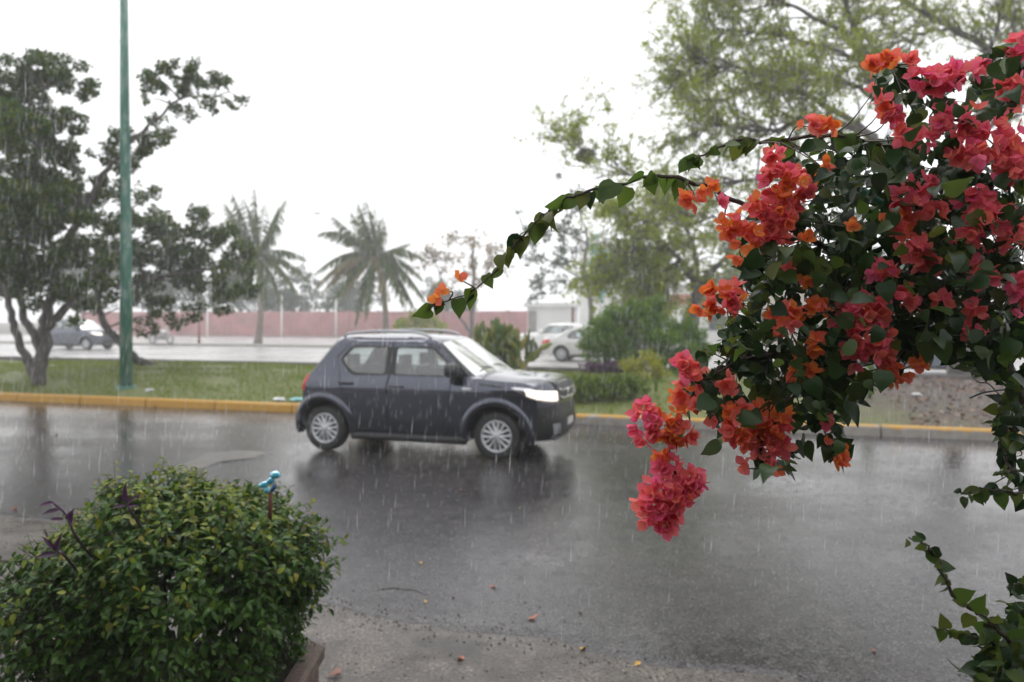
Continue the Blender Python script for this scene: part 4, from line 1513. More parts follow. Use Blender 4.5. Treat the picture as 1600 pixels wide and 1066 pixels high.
building('white_kiosk', 'small plain white kiosk behind the white car', s_of(824, 48), s_of(888, 48), 48, 51, 2.45, M['white_wall'], M['white_wall'], [], kiosk_x)
pole('red_bollard_post', 'short pinkish red post beside the white kiosk', 895, 536, 470, 50, .11, M['brown_post'], 'post')
building('beige_house', 'beige house seen through gaps in the vine', s_of(1160, 50), s_of(1300, 50), 50, 58, 4.2, M['beige'], M['concrete'], [(1, 1, 1.1, 1.2), (3, 1, 1.1, 1.2), (5, 1, 1.1, 1.2)])
building('white_house', 'pale house at the far right behind the vine', s_of(1320, 46), s_of(1640, 46), 46, 56, 3.6, M['white_wall'], M['concrete'], [(1, 1, 1.2, 1.2), (4, 1, 1.2, 1.2), (7, 1, 1.2, 1.2), (10, 1, 1.2, 1.2)])

# motorcycle parked on the divider, its haze put into pale grey colours
mc = np.array([(252 - CX) / FPX * 48.0, 48.0, 0.11])
root = thing('motorcycle', 'motorcycle with painted-in grey haze standing on the divider under the leaning tree', 'motorcycle', mc, RZ)
for x in (-.66, .66):
    V, F = lathe([(.20, -.05), (.27, -.055), (.305, -.02), (.305, .02), (.27, .055), (.20, .05), (.20, -.05)], 20)
    wv = obj('wheel', V, F, M['grey_wall'], root, local=True)
    wv.location = (x, 0, .305)
    mb = MB()
    for k_ in range(8):
        a = k_ / 8 * 6.28
        mb.tube([(0, 0, 0), (.21 * math.cos(a), 0, .21 * math.sin(a))], .008, 4)
    mb.obj('spokes', M['silver'], wv, local=True)
mb = MB()
mb.tube(catmull([(-.62, 0, .32), (-.3, 0, .42), (.0, 0, .36), (.25, 0, .5), (.42, 0, .85)], 4), .05, 6)
mb.box((-.2, -.13, .28), (.22, .13, .58))
mb.obj('frame', M['grey_wall'], root, local=True)
mb = MB()
mb.tube(catmull([(.66, 0, .305), (.55, 0, .62), (.42, 0, .95), (.40, 0, 1.05)], 3), .03, 6)
mb.tube([(.38, -.33, 1.08), (.42, 0, 1.02), (.38, .33, 1.08)], .016, 6)
mb.obj('fork', M['silver'], root, local=True)
V, F = lathe([(.01, -.3), (.10, -.24), (.16, -.05), (.15, .12), (.08, .26), (.01, .3)], 12, 'z')
o = obj('fuel_tank', V[:, [2, 0, 1]] * np.array([1, .8, .9]) + np.array([.16, 0, .76]), F, M['paint_silver'], root, local=True)
mb = MB()
mb.tube(catmull([(-.72, 0, .82), (-.45, 0, .76), (-.1, 0, .74)], 4), [.07, .11, .08], 8)
mb.obj('saddle', M['black'], root, local=True)

# ------------------------------------------------------------------ planting on the median
def shrub(name, label, clumps, base, lm, per, size, stems=4, cat='shrub', bark=None, group=None, tmpl=LEAF_S, rad=.035):
    root = thing(name, label, cat, base, 0, group)
    mb = MB()
    for k_ in range(max(stems, 1)):
        c, r = clumps[k_ % len(clumps)]
        b0 = np.asarray(base) + np.array([rng.normal(0, .04), rng.normal(0, .04), -.03])
        mb.tube(catmull([b0, b0 + (np.asarray(c) - b0) * .5 + rng.normal(0, .05, 3), c], 4), [rad, rad * .7, rad * .3], 6)
    mb.obj('stem', bark or M['bark'], root)
    tufts = []
    for c, r in clumps:
        for k_ in range(12):
            tufts.append((np.asarray(c) + rdirs(1)[0] * r * (.35 + .6 * rng.rand()) * np.array([1, 1, .85]), r * (.22 + .22 * rng.rand())))
        tufts.append((c, r * .55))
    V, F = leaves_in(tufts, per, size, tmpl, .5, .4, .85)
    obj('foliage', V, F, lm, root, smooth=False)
    return root


def at_med(px, d):
    x = (px - CX) / FPX * d
    return np.array([x, d, med_pt(x, d)])


sh = shrub('round_shrub', 'big rounded clipped shrub in front of the silver sedan', CL([(935, 515, 34), (965, 500, 34), (950, 545, 34), (985, 530, 36), (990, 490, 26), (975, 560, 26), (925, 540, 20)], 21.5, .45), at_med(946, 21.5), M['leaf_shrub'], 5200, .075, 3, rad=.06)
shrub('round_shrub', 'darker bushy shrub right of the clipped shrub', CL([(1020, 495, 30), (1035, 530, 40), (1070, 525, 34), (1060, 560, 36), (1020, 560, 32), (1095, 545, 26), (1025, 472, 16)], 21.0, .5), at_med(1040, 21.0), M['leaf_shrub'], 5000, .075, 5)
# one red bloom on the clipped shrub
c = P(1008, 478, 20.9)
V, F = batch(*leaf_template([0, .3, .35, 0], .2, .1), np.repeat(c[None], 5, 0), frames(unit(np.array([[math.cos(a), -.5, math.sin(a)] for a in np.linspace(0, 5.0, 5)])), np.repeat([[0, -1.0, 0]], 5, 0)), .10)
M['red_petal'] = leafmat('red_petal', [(0.5, 0.03, 0.03), (0.45, 0.05, 0.03)], .5, .3)
obj('bloom', V, F, M['red_petal'], sh, smooth=False)
shrub('lime_shrub', 'small yellow green shrub in front of the darker bushy shrub', CL([(990, 572, 20), (1012, 562, 22), (1030, 578, 18), (1000, 590, 20), (1025, 597, 16)], 17.2, .2), at_med(1008, 17.2), M['leaf_lime'], 6000, .055, 4)
for px, lab in ((902, 'low leafy bright green plant nearest the grey car'), (930, 'low leafy bright green plant second from the grey car'), (958, 'low leafy bright green plant third from the grey car'), (985, 'low leafy bright green plant beside the lime shrub')):
    b0 = at_med(px, 14.4)
    root = thing('low_plant', lab, 'plant', b0, 0, 'low leafy plants along the kerb')
    n = 240
    p = b0 + np.stack([rng.normal(0, .20, n), rng.normal(0, .18, n), .04 + .34 * rng.rand(n)], 1)
    d_ = unit(np.stack([rng.normal(0, .6, n), rng.normal(0, .6, n), .5 + .5 * rng.rand(n)], 1))
    V, F = batch(*LEAF_N, p, frames(d_, rdirs(n)), .12 + .10 * rng.rand(n))
    obj('foliage', V, F, M['leaf_low'], root, smooth=False)
    mb = MB()
    for k_ in range(6):
        mb.tube([b0 + (0, 0, -.03), b0 + np.append(rng.normal(0, .1, 2), .3)], .006, 4)
    mb.obj('stem', M['leaf_low'], root)
for px, lab in ((932, 'dark purple ground plant at the foot of the clipped shrub'), (962, 'dark purple ground plant right of the clipped shrub stem')):
    b0 = at_med(px, 20.3)
    n = 160
    p = b0 + np.stack([rng.normal(0, .22, n), rng.normal(0, .12, n), .02 + .22 * rng.rand(n)], 1)
    V, F = batch(*LEAF_N, p - b0, frames(unit(rdirs(n) + (0, 0, .8)), rdirs(n)), .12 + .08 * rng.rand(n))
    o = thing('purple_plant', None, None, b0)
    obj('foliage', V, F, M['leaf_purple'], o, local=True, smooth=False)['kind'] = 'stuff'
    tag(o, lab, 'plant', 'purple plants under the shrub')
shrub('misty_bush', 'hazy bright green bush behind the roof of the grey car', CL([(628, 505, 17), (648, 498, 18), (668, 500, 17), (685, 508, 14), (640, 515, 16), (662, 515, 16)], 45.0, .4), np.array([(652 - CX) / FPX * 45.0, 45.0, .1]), M['leaf_fresh'], 500, .17, 4)
shrub('dark_conifer', 'small dark upright conifer beside the kerb below the vine', [(at_med(1356, 13.9) + (0, 0, z), r) for z, r in ((.15, .13), (.32, .14), (.48, .12), (.62, .08), (.72, .05))], at_med(1356, 13.9), M['leaf_shrub'], 9000, .045, 1, cat='shrub')

# cactus-like shrub with fleshy pads
M['pad'] = leafmat('fleshy_pad', [(0.060, 0.105, 0.028), (0.085, 0.135, 0.032), (0.13, 0.16, 0.036), (0.24, 0.20, 0.045)], .5, .08, .3)
b0 = at_med(782, 15.6)
root = thing('cactus_shrub', 'tall clump of upright fleshy green pads behind the bonnet of the grey car', 'cactus', b0)
V = []
nu, nv = 8, 4
for j in range(nv + 1):
    for i in range(nu):
        a = 2 * math.pi * i / nu
        t = j / nv
        ww = .23 * math.sin(math.pi * min(1, t * .92 + .06)) ** .6
        V.append((ww * math.cos(a), t, .085 * math.sin(a) * (1 if 0 < j < nv else .5)))
F = [(j * nu + i, j * nu + (i + 1) % nu, (j + 1) * nu + (i + 1) % nu, (j + 1) * nu + i) for j in range(nv) for i in range(nu)] + [tuple(range(nu)), tuple(range(nv * nu, nv * nu + nu))]
pad_me = mesh('pad', V, F, M['pad'], True)
ends = [(b0 + np.array([rng.normal(0, .29), rng.normal(0, .25), .12]), np.array([rng.normal(0, .25), rng.normal(0, .2), 1.0]), 0) for _ in range(15)]
cnt = 0
while ends and cnt < 240:
    p, d_, lv = ends.pop(0)
    d_ = unit(d_)
    L = (.34 if lv == 0 else .25 * (0.65 + .6 * rng.rand()))
    fr = frames(d_[None], unit(rdirs(1) + np.array([[0, -.8, 0]])))[0]
    o = link(bpy.data.objects.new('pad', pad_me))
    m4 = np.eye(4)
    m4[:3, :3] = fr * L
    m4[:3, 3] = p - b0
    o.parent = root
    o.matrix_local = Matrix(m4.tolist())
    cnt += 1
    if lv < 6:
        for k_ in range(2 if lv == 0 else rng.randint(1, 4) if lv < 4 else rng.randint(0, 3)):
            sd_ = fr[:, 0] * rng.uniform(-.28, .28) * L
            ends.append((p + d_ * L * (.86 - .1 * abs(rng.normal())) + sd_, d_ * 1.0 + fr[:, 0] * rng.normal(0, .55) + rng.normal(0, .2, 3) + np.array([0, 0, .35]), lv + 1))
mb = MB()
sp = P(780, 522, 15.6)
mb.tube([b0 + (-.25, 0, 0), np.array([sp[0], sp[1], (sp[2] + b0[2]) / 2]), sp], [.035, .028, .012], 6)
mb.obj('spike', M['pad'], root)
root.scale = (1.12, 1.1, 1.3)

# grass blades on the median
n = 95000
ss = rng.uniform(-24, 9, n)
nn = 12.9 + 9.5 * rng.rand(n)
p = np.outer(ss, U) + np.outer(nn, N)
patchy = np.sin(ss * 1.1 + 2 * np.sin(nn * .9)) * np.sin(nn * 1.6 + 1.3 * np.sin(ss * .7)) + .5 * np.sin(ss * 3.1 + nn * 2.3)
keep = (p[:, 0] < 4.0 + rng.normal(0, 1.2, n)) & (np.abs(p[:, 0]) < 0.72 * p[:, 1]) & (patchy > -.75 + .5 * rng.rand(n) - .3)
p, ss, nn = p[keep], ss[keep], nn[keep]
p[:, 2] = [med_z(a, b_) - .004 for a, b_ in zip(ss, nn)]
d_ = unit(np.stack([rng.normal(0, .35, len(p)), rng.normal(0, .35, len(p)), np.ones(len(p))], 1))
M['grass'] = leafmat('grass_blade', [(0.12, 0.20, 0.018), (0.17, 0.24, 0.025), (0.25, 0.24, 0.06), (0.10, 0.18, 0.018)], .65, .38, .1)
tv, tf = np.array([(-.10, 0, 0), (.10, 0, 0), (.0, 1, .18)]), np.array([(0, 1, 2)])
V, F = batch(tv, tf, p, frames(d_, rdirs(len(p))), .045 + .06 * rng.rand(len(p)))
tag(obj('grass', V, F, M['grass'], smooth=False), 'short rain soaked grass covering the median', 'grass', kind='stuff')
# dead leaves on the soil at the right
n = 5200
ss, nn = rng.uniform(2.5, 17, n), 12.9 + 9.3 * rng.rand(n) ** 1.2
p = np.outer(ss, U) + np.outer(nn, N)
keep = p[:, 0] > 3.2
p, ss, nn = p[keep], ss[keep], nn[keep]
p[:, 2] = [med_z(a, b_) + .012 for a, b_ in zip(ss, nn)]
M['litter'] = leafmat('dead_leaf', [(0.14, 0.075, 0.045), (0.22, 0.14, 0.10), (0.30, 0.24, 0.20), (0.10, 0.055, 0.035), (0.26, 0.11, 0.05)], .6, .1)
V, F = batch(*leaf_template([0, .28, .22, 0], .5, .25), p, frames(unit(rdirs(len(p)) * (1, 1, .15)), unit(rdirs(len(p)) * .5 + (0, 0, 1))), .06 + .08 * rng.rand(len(p)))
tag(obj('leaf_litter', V, F, M['litter'], smooth=False), 'dead brown leaves scattered over the bare soil', 'leaf litter', kind='stuff')

# ------------------------------------------------------------------ bougainvillea in the near right
M['vine_leaf'] = leafmat('vine_leaf', [(0.010, 0.030, 0.008), (0.016, 0.042, 0.010), (0.024, 0.054, 0.012), (0.042, 0.074, 0.015), (0.012, 0.032, 0.011)], .34, .28, .25, True)
M['vine_leaf_young'] = leafmat('young_vine_leaf', [(0.060, 0.115, 0.018), (0.090, 0.145, 0.022), (0.115, 0.135, 0.024), (0.050, 0.098, 0.022)], .38, .55, .25, True)
M['bract_pink'] = leafmat('pink_bract', [(0.82, 0.12, 0.28), (0.88, 0.20, 0.32), (0.84, 0.16, 0.20), (0.86, 0.22, 0.22)], .5, .5, .2)
M['bract_coral'] = leafmat('coral_bract', [(0.86, 0.20, 0.19), (0.90, 0.27, 0.22), (0.84, 0.15, 0.23), (0.88, 0.22, 0.13)], .5, .5, .2)
M['bract_orange'] = leafmat('orange_bract', [(0.86, 0.24, 0.05), (0.90, 0.31, 0.07), (0.84, 0.20, 0.10), (0.87, 0.20, 0.14)], .5, .5, .2)
M['cream'] = pmat('cream_floret', (0.75, 0.66, 0.45), (0.68, 0.58, 0.38), 50, .5)
M['vine_bark'] = pmat('vine_bark', (0.040, 0.028, 0.022), (0.075, 0.055, 0.042), 40, .7, bmp=.5, bscale=120)
M['twig_red'] = pmat('young_twig', (0.075, 0.045, 0.028), (0.05, 0.055, 0.02), 40, .6)

vine_base = np.array([1.50, 1.72, 0.0])
vine = thing('bougainvillea', 'large flowering vine with coral pink and orange clusters reaching in from the right', 'flowering vine', vine_base)


def VP(seq):
    return [P(x, y, d) for x, y, d in seq]


stems = [
    ([vine_base + (0, 0, -.02), vine_base + (-.05, .0, .5), vine_base + (-.10, -.02, 1.1)] + VP([(1640, 700, 1.7), (1590, 610, 1.68), (1550, 520, 1.68), (1500, 430, 1.68), (1440, 340, 1.65), (1395, 245, 1.6)]), [.030, .026, .020, .016, .013, .010, .008, .006]),
    (VP([(1395, 245, 1.6), (1385, 228, 1.58), (1300, 213, 1.55), (1200, 220, 1.52), (1149, 219, 1.5), (1100, 241, 1.5), (1072, 252, 1.5)]), [.0052, .0044, .0036, .0026, .0016]),
    (VP([(1550, 520, 1.68), (1450, 470, 1.66), (1350, 420, 1.62), (1250, 365, 1.58), (1169, 324, 1.54), (1072, 281, 1.5), (1018, 276, 1.49), (961, 290, 1.48), (902, 303, 1.47), (863, 324, 1.47), (843, 343, 1.47), (806, 380, 1.47), (778, 420, 1.48), (736, 456, 1.48), (688, 473, 1.49), (671, 477, 1.49)]), [.008, .007, .006, .0045, .0034, .0028, .0023, .002, .0017, .0014, .001]),
    (VP([(1450, 475, 1.66), (1350, 520, 1.62), (1250, 545, 1.58), (1160, 565, 1.53), (1100, 595, 1.5), (1065, 640, 1.48), (1045, 700, 1.48), (1048, 760, 1.47), (1040, 815, 1.47)]), [.007, .006, .005, .004, .003, .0022, .0016]),
    (VP([(1350, 520, 1.62), (1290, 580, 1.56), (1235, 620, 1.5), (1195, 660, 1.46), (1185, 715, 1.45)]), [.005, .004, .003, .002]),
    (VP([(1500, 430, 1.68), (1540, 330, 1.6), (1560, 230, 1.55), (1592, 100, 1.5), (1600, 60, 1.5)]), [.008, .006, .005, .003]),
    (VP([(1440, 340, 1.65), (1472, 250, 1.6), (1478, 170, 1.58), (1432, 120, 1.55), (1390, 100, 1.52)]), [.006, .005, .004, .002]),
    (VP([(1330, 525, 1.6), (1310, 590, 1.54), (1285, 650, 1.5), (1300, 712, 1.48)]), [.004, .003, .002, .0012]),
    (VP([(1450, 475, 1.66), (1420, 530, 1.6), (1395, 585, 1.56)]), [.004, .003, .0015]),
    (VP([(1590, 610, 1.68), (1570, 690, 1.6), (1580, 740, 1.5)]), [.006, .004, .002]),
    (VP([(1250, 365, 1.58), (1220, 330, 1.52), (1190, 400, 1.5), (1140, 470, 1.5)]), [.004, .003, .0015]),
    (VP([(1350, 420, 1.62), (1300, 470, 1.55), (1230, 490, 1.5)]), [.004, .003, .0015]),
    (VP([(1500, 430, 1.68), (1560, 400, 1.55), (1595, 450, 1.5)]), [.005, .004, .002]),
    # low shoots at the right edge
    ([vine_base + (-.05, .0, .45)] + VP([(1660, 1040, 1.45), (1600, 1018, 1.35), (1568, 992, 1.32), (1536, 964, 1.3), (1500, 938, 1.28), (1476, 908, 1.27), (1464, 872, 1.26), (1448, 852, 1.26), (1420, 840, 1.25)]), [.007, .005, .004, .0034, .003, .0024, .0016, .001]),
    ([vine_base + (-.05, .0, .40)] + VP([(1650, 1060, 1.4), (1580, 1020, 1.34), (1535, 1000, 1.32), (1500, 990, 1.31), (1464, 983, 1.3)]), [.006, .004, .003, .0022, .001]),
    ([vine_base + (-.08, .0, .9)] + VP([(1650, 775, 1.5), (1600, 770, 1.42), (1560, 766, 1.4), (1525, 768, 1.4), (1496, 772, 1.39)]), [.005, .0035, .0025, .001]),
    ([vine_base + (-.08, .0, .92)] + VP([(1640, 730, 1.5), (1600, 735, 1.42), (1575, 737, 1.41), (1556, 742, 1.4)]), [.004, .003, .002, .001]),
    ([vine_base + (-.05, .0, .42)] + VP([(1640, 960, 1.4), (1600, 915, 1.36), (1572, 918, 1.35)]), [.004, .003, .001]),
]
vn = []
for pts, rad in stems:
    q = catmull(pts, 6)
    q[1:-1] += rng.normal(0, .0018, q[1:-1].shape)
    V, F = tube(q, np.interp(np.linspace(0, 1, len(q)), np.linspace(0, 1, len(rad)), rad), 7)
    obj('stem', V, F, M['vine_bark'] if rad[0] > .004 else M['twig_red'], vine)
    vn.append(q)
vnode = np.concatenate(vn[:13])

HEART = [leaf_template([0.0, 0.25, 0.38, 0.39, 0.30, 0.12, 0.0], cu, fo, wv, [0, .03, .16, .36, .58, .82, 1]) for cu, fo, wv in ((.22, .12, .012), (.35, .20, .0), (.10, .05, .02), (.5, .16, .015), (.28, -.06, .01))]
heart_me = [[mesh('leaf', tv, tf, M[mm], True) for tv, tf in HEART] for mm in ('vine_leaf', 'vine_leaf_young')]


def place(me, name, parent, p, fr, sc):
    o = link(bpy.data.objects.new(name, me))
    m4 = np.eye(4)
    m4[:3, :3] = fr * sc
    m4[:3, 3] = np.asarray(p) - np.array(parent.location)
    o.parent = parent
    o.matrix_local = Matrix(m4.tolist())
    return o


leaf_recs = []          # (pos, frame, scale, young)
CAMD = np.array([0, -1.0, 0])


def along(q, n, size, young=0.2, start=0.0, hang=0.8, jit=.004):
    """Leaves standing off a shoot by turns, blades hanging."""
    seg = np.sort(np.clip(np.linspace(start, .985, n) + rng.normal(0, .35 / n, n), 0, .99))
    for k_, t in enumerate(seg):
        f = t * (len(q) - 1)
        i = min(int(f), len(q) - 2)
        p = q[i] + (q[i + 1] - q[i]) * (f - i) + rng.normal(0, jit, 3)
        t_ = unit(q[i + 1] - q[i])
        sd = np.cross(t_, CAMD)
        sgn = 1 if k_ % 2 else -1
        dd = unit(t_ * .35 + sd * sgn * .55 + np.array([rng.normal(0, .35), -.25 + rng.normal(0, .5), -hang + rng.normal(0, .35)]))
        nn_ = unit(CAMD * .8 + rng.normal(0, .6, 3) + np.array([0, 0, .45]))
        leaf_recs.append((p, frames(dd[None], nn_[None])[0], size * (.55 + .45 * (1 - t) ** .5) * (.65 + .5 * rng.rand()), rng.rand() < young))


along(vn[1], 26, .052, .85, .05)
along(vn[2][30:], 36, .054, .92, .0, 1.0)
along(vn[13][8:], 26, .036, .85, .0, .4)
along(vn[14][6:], 26, .036, .6, .0, .3)
along(vn[15][6:], 16, .040, .5, .0, .6)
along(vn[16][6:], 12, .030, .5, .0, .4)
along(vn[17][5:], 14, .032, .4, .0, .3)
for qi in (3, 4, 5, 6, 7, 8, 9, 10, 11, 12):
    along(vn[qi], 18, .050, .12, .15)
# thicket of the lower right corner
for c, rx, ry, n in (((1572, 1020, 1.4), 35, 40, 90), ((1596, 960, 1.45), 26, 40, 40), ((1586, 640, 1.55), 22, 70, 60), ((1560, 1050, 1.35), 40, 22, 40)):
    for k_ in range(n):
        p = P(c[0] + rng.normal(0, .5) * rx, c[1] + rng.normal(0, .5) * ry, c[2] + rng.normal(0, .06))
        dd = unit(rng.normal(0, .6, 3) + np.array([-.3, -.2, -.3]))
        leaf_recs.append((p, frames(dd[None], unit(rng.normal(0, .6, 3) + np.array([0, -.5, .6]))[None])[0], .036 * (.6 + .6 * rng.rand()), rng.rand() < .35))

LC = [(1392, 140, 38, 34, 26), (1490, 150, 80, 45, 60), (1562, 120, 45, 50, 46), (1545, 290, 75, 80, 80), (1450, 260, 80, 60, 80), (1370, 265, 75, 45, 70), (1285, 262, 55, 40, 45), (1300, 345, 85, 55, 85), (1215, 385, 60, 55, 50), (1400, 390, 105, 65, 120), (1520, 440, 90, 75, 110), (1255, 440, 85, 55, 90), (1350, 460, 95, 55, 110), (1180, 480, 50, 55, 45), (1155, 540, 45, 45, 45), (1230, 555, 85, 55, 120), (1315, 560, 75, 55, 90), (1105, 600, 28, 55, 26), (1165, 625, 55, 30, 45), (1250, 620, 55, 40, 55), (1300, 640, 35, 35, 26), (1440, 520, 75, 35, 60), (1525, 530, 70, 40, 60), (1212, 722, 38, 16, 14), (1250, 690, 10, 12, 4), (1310, 700, 18, 22, 10), (1115, 690, 14, 24, 6), (1560, 360, 50, 60, 50), (1470, 350, 70, 60, 60), (1490, 480, 60, 50, 60), (1560, 550, 45, 50, 60), (1585, 480, 25, 70, 40), (1420, 450, 60, 40, 40), (1590, 330, 25, 60, 30)]
MULT = 1.30
for x, y, rx, ry, n in LC:
    for k_ in range(int(n * MULT)):
        a, r_ = rng.rand() * 6.283, rng.rand() ** .5
        px_, py_ = x + math.cos(a) * r_ * rx, y + math.sin(a) * r_ * ry
        d_ = 1.60 + rng.normal(0, .11)
        p = P(px_, py_, d_)
        dd = unit(rng.normal(0, .65, 3) + np.array([-.15, -.35, -.45]))
        nn_ = unit(rng.normal(0, .7, 3) + np.array([0, -.45, .65]))
        leaf_recs.append((p, frames(dd[None], nn_[None])[0], .034 * (.5 + .95 * rng.rand()), rng.rand() < .14))
# a big pale leaf hanging in the gap
leaf_recs.append((P(1446, 520, 1.42), frames(unit(np.array([[.05, -.1, -1.0]])), np.array([[.15, -1.0, .25]]))[0], .060, True))

depth = np.array([r[0][1] for r in leaf_recs])
order = np.argsort(depth)
single = set(order[:300].tolist())
rest = {0: [], 1: []}
for i, (p, fr, sc, yg) in enumerate(leaf_recs):
    if i in single:
        place(heart_me[int(yg)][i % 5], 'leaf', vine, p, fr, sc)
    else:
        rest[int(yg)].append((p, fr, sc))
Vs, Fs, MI, off = [], [], [], 0
for yg in (0, 1):
    for v_ in range(5):
        L_ = rest[yg][v_::5]
        if not L_:
            continue
        V, F = batch(*HEART[v_], np.array([a for a, _, _ in L_]), np.array([b_ for _, b_, _ in L_]), np.array([c_ for _, _, c_ in L_]))
        Vs.append(V)
        Fs.append(F + off)
        MI += [yg] * len(F)
        off += len(V)
o = obj('leaf_mass', np.concatenate(Vs), np.concatenate(Fs), [M['vine_leaf'], M['vine_leaf_young']], vine, True, MI)
o['kind'] = 'stuff'

# fine twigs inside the mass
mb = MB()
for k_ in range(520):
    p = leaf_recs[rng.randint(120, len(leaf_recs))][0]
    i = np.argmin(np.linalg.norm(vnode - p, axis=1))
    a = vnode[i]
    if np.linalg.norm(p - a) > .20:
        continue
    mb.tube(catmull([a, (a + p) / 2 + rng.normal(0, .015, 3), p], 3), [.0016, .0009], 4, cap=False)
mb.obj('twigs', M['vine_bark'], vine)['kind'] = 'stuff'

# flowers: three cupped bracts round a small pale floret
BR = leaf_template([0.06, 0.34, 0.47, 0.46, 0.27, 0.0], -.30, .14, .045)


def flower_mesh(mat, open_):
    Vs, Fs, MI, off = [], [], [], 0
    for k_ in range(3):
        a = k_ * 2.094 + rng.normal(0, .12)
        rad_ = np.array([math.cos(a), math.sin(a), 0])
        el = open_ + rng.normal(0, .1)
        dd = rad_ * math.cos(el) + np.array([0, 0, math.sin(el)])
        nn_ = -rad_ * math.sin(el) + np.array([0, 0, math.cos(el)])
        V, F = batch(*BR, np.array([rad_ * .04]), frames(dd[None], nn_[None]), np.array([1 + rng.normal(0, .06)]))
        Vs.append(V)
        Fs += [tuple(f + off) for f in F]
        MI += [0] * len(F)
        off += len(V)
    for k_ in range(2):
        a = rng.rand() * 6.28
        tip = np.array([math.cos(a) * .10, math.sin(a) * .10, .36])
        V, F = tube([np.zeros(3), tip * .6, tip, tip + np.array([0, 0, .012])], [.02, .022, .055, .05], 6)
        Vs.append(V)
        Fs += [tuple(int(j) + off for j in f) for f in F]
        MI += [1] * len(F)
        off += len(V)
    return mesh('flower', np.concatenate(Vs), Fs, [mat, M['cream']], True, MI)


fm = {c_: [flower_mesh(M[m_], o_) for o_ in (.45, .75, 1.0, .25)] for c_, m_ in (('p', 'bract_pink'), ('c', 'bract_coral'), ('o', 'bract_orange'))}
FC = [(1356, 103, 14, 12, 'po'), (1388, 90, 14, 12, 'o'), (1419, 96, 10, 9, 'c'), (1266, 198, 22, 10, 'oc'), (1292, 198, 14, 10, 'o'), (1451, 130, 34, 20, 'p'), (1505, 112, 26, 11, 'p'), (1530, 103, 10, 9, 'p'), (1590, 74, 12, 16, 'p'), (1577, 148, 26, 24, 'ccp'), (1530, 232, 52, 42, 'ccp'), (1580, 256, 32, 34, 'cp'), (1483, 190, 28, 20, 'p'), (1413, 213, 16, 12, 'c'), (1442, 220, 16, 13, 'p'), (1379, 166, 16, 12, 'co'), (1390, 182, 13, 12, 'p'), (1362, 148, 9, 8, 'c'), (1226, 288, 46, 28, 'cpo'), (1208, 326, 38, 30, 'cpo'), (1212, 356, 26, 20, 'c'), (1158, 384, 22, 36, 'co'), (1138, 354, 17, 16, 'o'), (1131, 462, 30, 24, 'co'), (1098, 478, 12, 10, 'o'), (1104, 297, 12, 10, 'o'), (1086, 315, 14, 10, 'oc'), (1066, 312, 8, 8, 'o'), (1122, 315, 8, 7, 'p'), (1208, 243, 14, 12, 'c'), (1284, 261, 9, 10, 'o'), (1397, 351, 25, 20, 'co'), (1428, 328, 25, 18, 'c'), (1460, 333, 15, 13, 'c'), (1424, 394, 24, 26, 'c'), (1451, 414, 12, 11, 'c'), (1437, 292, 20, 16, 'p'), (1406, 310, 12, 12, 'p'), (1518, 315, 30, 16, 'p'), (1541, 355, 52, 32, 'ccp'), (1536, 432, 22, 18, 'cp'), (1590, 455, 14, 32, 'p'), (1374, 427, 22, 14, 'cp'), (1350, 485, 38, 32, 'ccp'), (1346, 528, 42, 34, 'ccp'), (1221, 495, 22, 22, 'co'), (1275, 481, 15, 14, 'o'), (1246, 496, 10, 9, 'o'), (1239, 414, 8, 7, 'o'), (1232, 425, 8, 8, 'c'), (1259, 436, 12, 10, 'co'), (1259, 378, 9, 9, 'o'), (1329, 355, 8, 8, 'o'), (1410, 450, 11, 9, 'c'), (1419, 472, 12, 10, 'c'), (1469, 472, 8, 14, 'c'), (1522, 484, 14, 14, 'cp'), (1276, 536, 14, 13, 'o'), (1248, 556, 8, 6, 'o'), (1242, 580, 10, 12, 'o'), (1268, 584, 11, 9, 'o'), (1380, 556, 14, 13, 'c'), (1388, 572, 12, 9, 'o'), (1392, 592, 14, 8, 'o'), (1068, 580, 20, 24, 'pc'), (1076, 620, 22, 22, 'co'), (1004, 656, 23, 36, 'ppc'), (1040, 664, 26, 20, 'o'), (1062, 676, 22, 20, 'oc'), (1032, 712, 9, 9, 'o'), (1042, 728, 18, 16, 'p'), (1044, 768, 42, 26, 'pcp'), (1026, 798, 36, 20, 'pc'), (1042, 818, 20, 14, 'p'), (1078, 752, 18, 18, 'p'), (1152, 664, 28, 38, 'co'), (1200, 660, 30, 36, 'co'), (1192, 704, 20, 24, 'c'), (1222, 696, 10, 18, 'c'), (1160, 732, 8, 9, 'c'), (1216, 736, 6, 6, 'o'), (1284, 660, 11, 9, 'p'), (1300, 716, 17, 9, 'o'), (1312, 702, 9, 7, 'o'), (1288, 690, 5, 5, 'o'), (1336, 612, 8, 6, 'c'), (1436, 566, 9, 12, 'o'), (1420, 587, 4, 4, 'o'), (1520, 514, 12, 16, 'cp'), (717, 436, 5, 6, 'o'), (690, 456, 5, 4, 'o'), (683, 466, 3, 3, 'o'), (1132, 596, 10, 18, 'c')]
recs = []
mbt = MB()
